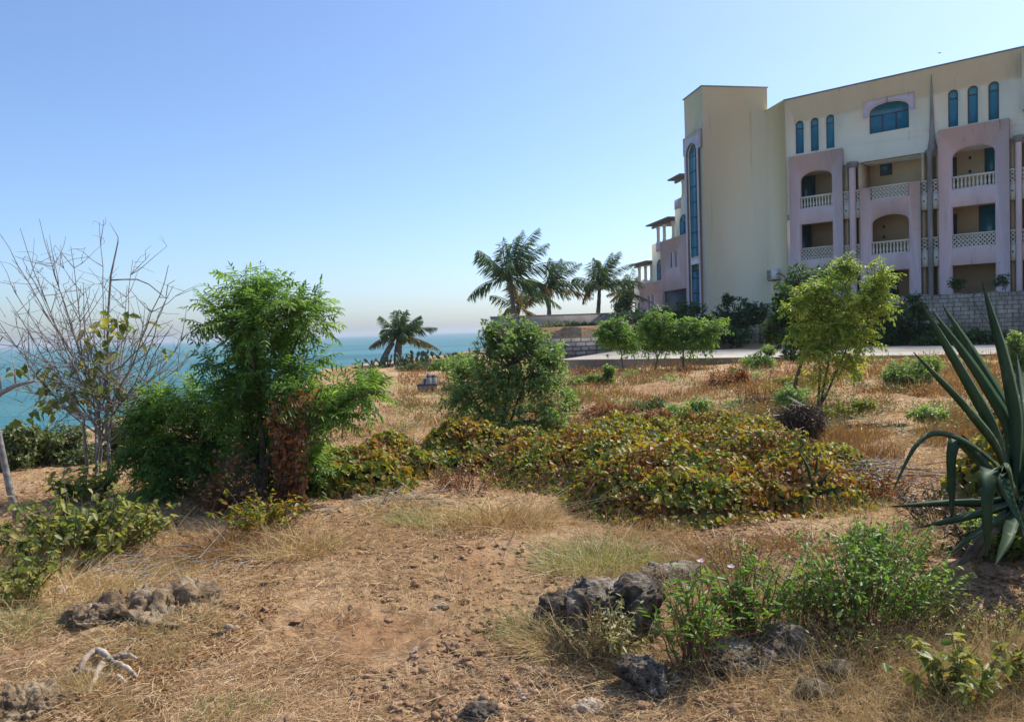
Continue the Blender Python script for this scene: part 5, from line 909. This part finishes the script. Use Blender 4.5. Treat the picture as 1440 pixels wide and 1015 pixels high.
for a in [('broad mound of greenish yellow grass behind the largest boulder', 838, 795, 3600, .42, .26, 'ggrass'), ('rounded tuft of brown dry grass in front of the creeper mat', 1000, 790, 2200, .3, .22, 'rgrass'), ('second brown dry grass tuft between the creeper mat and the green weeds', 1120, 770, 1600, .28, .2, 'rgrass'),
          ('pale green grass tuft at the bottom left of centre', 322, 1000, 900, .18, .12, 'ggrass'), ('wispy yellow green tuft touching the left side of the largest boulder', 765, 885, 1500, .26, .17, 'ggrass'), ('tall tangled dry grass at the left end of the big creeper mat', 700, 735, 2600, .5, .38, 'dgrass'),
          ('greenish tuft beside the bare path in the middle', 600, 735, 1500, .35, .2, 'ggrass'), ('dry grass clump below the yellowing weeds under the neem tree', 415, 775, 2200, .36, .26, 'dgrass'), ('dry grass clump in front of the dark creeper mound', 560, 715, 1400, .4, .2, 'dgrass'),
          ('dry brown grass under the straggling left shrub', 90, 840, 2400, .5, .3, 'dgrass'), ('brown grass clump at the foot of the rusty weeds', 310, 775, 1800, .35, .26, 'rgrass'), ('greenish tuft left of the coral rubble mound', 40, 880, 1200, .3, .16, 'ggrass'), ('grass clump at the right side below the sisal', 1250, 770, 1600, .4, .24, 'dgrass'),
          ('thin dry tuft in the middle of the straw covered ground', 470, 870, 500, .16, .1, 'straw'), ('dry tuft in front of the big green weed', 1230, 930, 1200, .4, .14, 'rgrass'), ('shaggy dry grass hanging against the dark left face of the largest boulder', 805, 915, 2600, .22, .24, 'dgrass'), ('dry grass between the largest boulder and the dark jagged coral rock', 890, 945, 1100, .22, .16, 'dgrass'), ('straw coloured tuft at the right of the coral rubble mound', 270, 885, 1300, .26, .13, 'dgrass'), ('dry tuft along the lower edge of the coral rubble mound', 180, 905, 1300, .3, .09, 'dgrass'), ('dry grass around the base of the boulder weeds', 1010, 960, 1100, .3, .16, 'dgrass')]: tuft(*a)
for i, (px, py, tx, ty) in enumerate([(632, 975, 634, 930), (800, 930, 772, 860), (868, 830, 880, 900)]):
    b = ground(px, py); p = at(tx, ty, b[1]+.03); g = G(); g.tube([b, (b+p)/2+[.006, 0, 0], p], [.004, .003, .002], 5); tag(obj('dry_stalk', g, M['straw'], org=b), ['single pale dry stalk standing in the open straw', 'thin dry stalk leaning left beside the largest boulder', 'pale dry stalk crossing the dark face of the largest boulder'][i], 'stalk')
# loose stones: individuals near, gravel as stuff
cnt = 0; protos = []
for i in range(10):
    g = rockgeo((0, 0, 0), (1, .78, .55), 3, 50+i*1.7, .75, .45); me = g.mesh('stone'); me.materials.append(M[('stone', 'stone', 'palestone', 'clay', 'stone')[i % 5]]); protos.append(me)
while cnt < 230:
    px, py = rng.uniform(-40, 1480), 715+310*rng.random(); p = ground(px, py)
    if fbm2(p[0], p[1], 1.1, 3, 44.)[0] < -.12 and rng.random() < .8: continue
    s = rng.choice([.012, .017, .024, .034, .048], p=[.26, .30, .24, .14, .06])*rng.uniform(.8, 1.25); o = bpy.data.objects.new('stone', protos[rng.integers(10)]); COL.objects.link(o)
    o.location = (p[0], p[1], p[2]+s*.08); o.scale = (s, s*rng.uniform(.8, 1.1), s*rng.uniform(.7, 1.2)); o.rotation_euler = (rng.normal()*.3, rng.normal()*.3, rng.uniform(0, 6.28)); tag(o, 'small rough stone lying loose on the straw covered foreground soil', 'stone', 'loose stones on the foreground soil'); cnt += 1
x, y = screen_pts(22000, 660, 1100); keep = fbm2(x, y, .8, 3, 70.) > -.15; x, y = x[keep], y[keep]; n = len(x); V, F = ICO[1]; m = len(V); s = np.exp(rng.normal(size=n)*.6)*.0095; s = np.minimum(s, .026); P = on(x, y); J = V[None]*(1+.36*rng.normal(size=(n, m, 1)))*np.stack([rng.uniform(.7, 1.3, n), rng.uniform(.6, 1.2, n), rng.uniform(.5, .9, n)], -1)[:, None, :]*s[:, None, None]*np.array([1, 1, .7])+P[:, None]+np.array([0, 0, .3])*s[:, None, None]
g = G(); g.add(J.reshape(-1, 3), tris=(F[None]+(np.arange(n)*m)[:, None, None]).reshape(-1, 3)); tag(obj('gravel', g, M['stone']), 'reddish gravel and crumbs of soil scattered in the straw', 'gravel', kind='stuff')
# fallen twigs
for lab, px, py, n, s in (('heap of pale dry twigs on the ground at the foot of the dark creeper mound', 535, 712, 60, .3), ('grey tangle of dry twigs at the right end of the creeper mat', 1225, 690, 220, .28), ('dry twigs lying under the straggling left shrub', 200, 800, 70, .35)):
    b = ground(px, py); g = G(); P = b+rng.normal(size=(n, 3))*np.array([s, s*.6, .03])*1.; P[:, 2] = gz(P[:, 0], P[:, 1], True)+.01+rng.random(n)*(.05 if n < 100 else .22); g.sticks(P, P+nrm(rvec(n)*np.array([1, 1, .18]))*rng.uniform(.1, .4, (n, 1)), .005, .003); tag(obj('twigs', g, M['barkgrey'], org=b), lab, 'twigs')
# wispy taller dry stems in drifts at the sides and in front of the creepers
x, y = screen_pts(60000, 640, 1100); dn = fbm2(x, y, .7, 3, 121.)+.25*np.exp(-((y-6.3)/1.1)**2)+.18*sstep(.8, 2.2, np.abs(x+.6))-.2; keep = (dn > 0) & (rng.random(len(x)) < np.clip(dn*1.6, 0, .8)); x, y = x[keep], y[keep]; n = len(x); dist = np.hypot(x, y); P = on(x, y)
g = G(); g.blades(P, np.stack([rng.normal(size=n)*.6, rng.normal(size=n)*.6, np.ones(n)], -1), rng.uniform(.10, .30, n), np.maximum(.0018, dist*.0006), np.stack([rng.normal(size=n)*.5, rng.normal(size=n)*.5, -.3*rng.random(n)], -1), 4)
tag(obj('dry_stems', g, M['dgrass']), 'wispy taller dry stems and seed stalks in drifts', 'dry stems', kind='stuff')
# dead leaf litter, dark and rusty, in patches
x, y = screen_pts(60000, 600, 1100); dn = fbm2(x, y, 1.1, 4, 141.); keep = dn > .05; x, y = x[keep], y[keep]; n = len(x); P = on(x, y, .006+.01*rng.random(n)); g = G()
g.leaves(P, rvec(n)*[1, 1, .25], rvec(n)*.5+[0, 0, 1], rng.uniform(.012, .04, n), rng.uniform(.008, .022, n), .5); tag(obj('leaf_litter', g, M['rgrass']), 'crumbled rusty dead leaves lying in patches on the straw', 'leaf litter', kind='stuff')

for nm, mt, nc, lab, sd_ in (('scrub', 'olive', 90, 'patchy grey green scrub dotted over the dry slope', 1), ('rusty_scrub', 'rgrass', 110, 'patchy rusty dead scrub dotted over the dry slope', 2), ('pale_scrub', 'bush', 60, 'pale green seedlings dotted over the dry slope', 3)):
    cx, cy = screen_pts(nc*4, 516, 625, 430, 1700); k = (cy > 7.5) & ((cx > 3.4) | (cy > 9.5)) & ~((cx < 1.6) & (cy > 20)); cx, cy = cx[k][:nc], cy[k][:nc]; g = G()
    for a, c in zip(cx, cy):
        m = int(rng.uniform(40, 120)); r = rng.uniform(.12, .34); u = rvec(m)*r*rng.random((m, 1))**.4; u[:, 2] = np.abs(u[:, 2])*.8; P = np.stack([a+u[:, 0]*1.3, c+u[:, 1], gz(a+u[:, 0]*1.3, c+u[:, 1])+u[:, 2]+.01], -1); l = max(.04, c*.0036)
        g.leaves(P, nrm(u+rvec(m)*.1+[0, 0, .05]), rvec(m)*.7+[0, 0, 1], l*rng.uniform(.6, 1.2, m), l*.42, .2); g.sticks(np.tile([[a, c, gz1(a, c)]], (8, 1)), P[:8], .004, .002)
    tag(obj(nm, g, M[mt]), lab, 'scrub', kind='stuff')
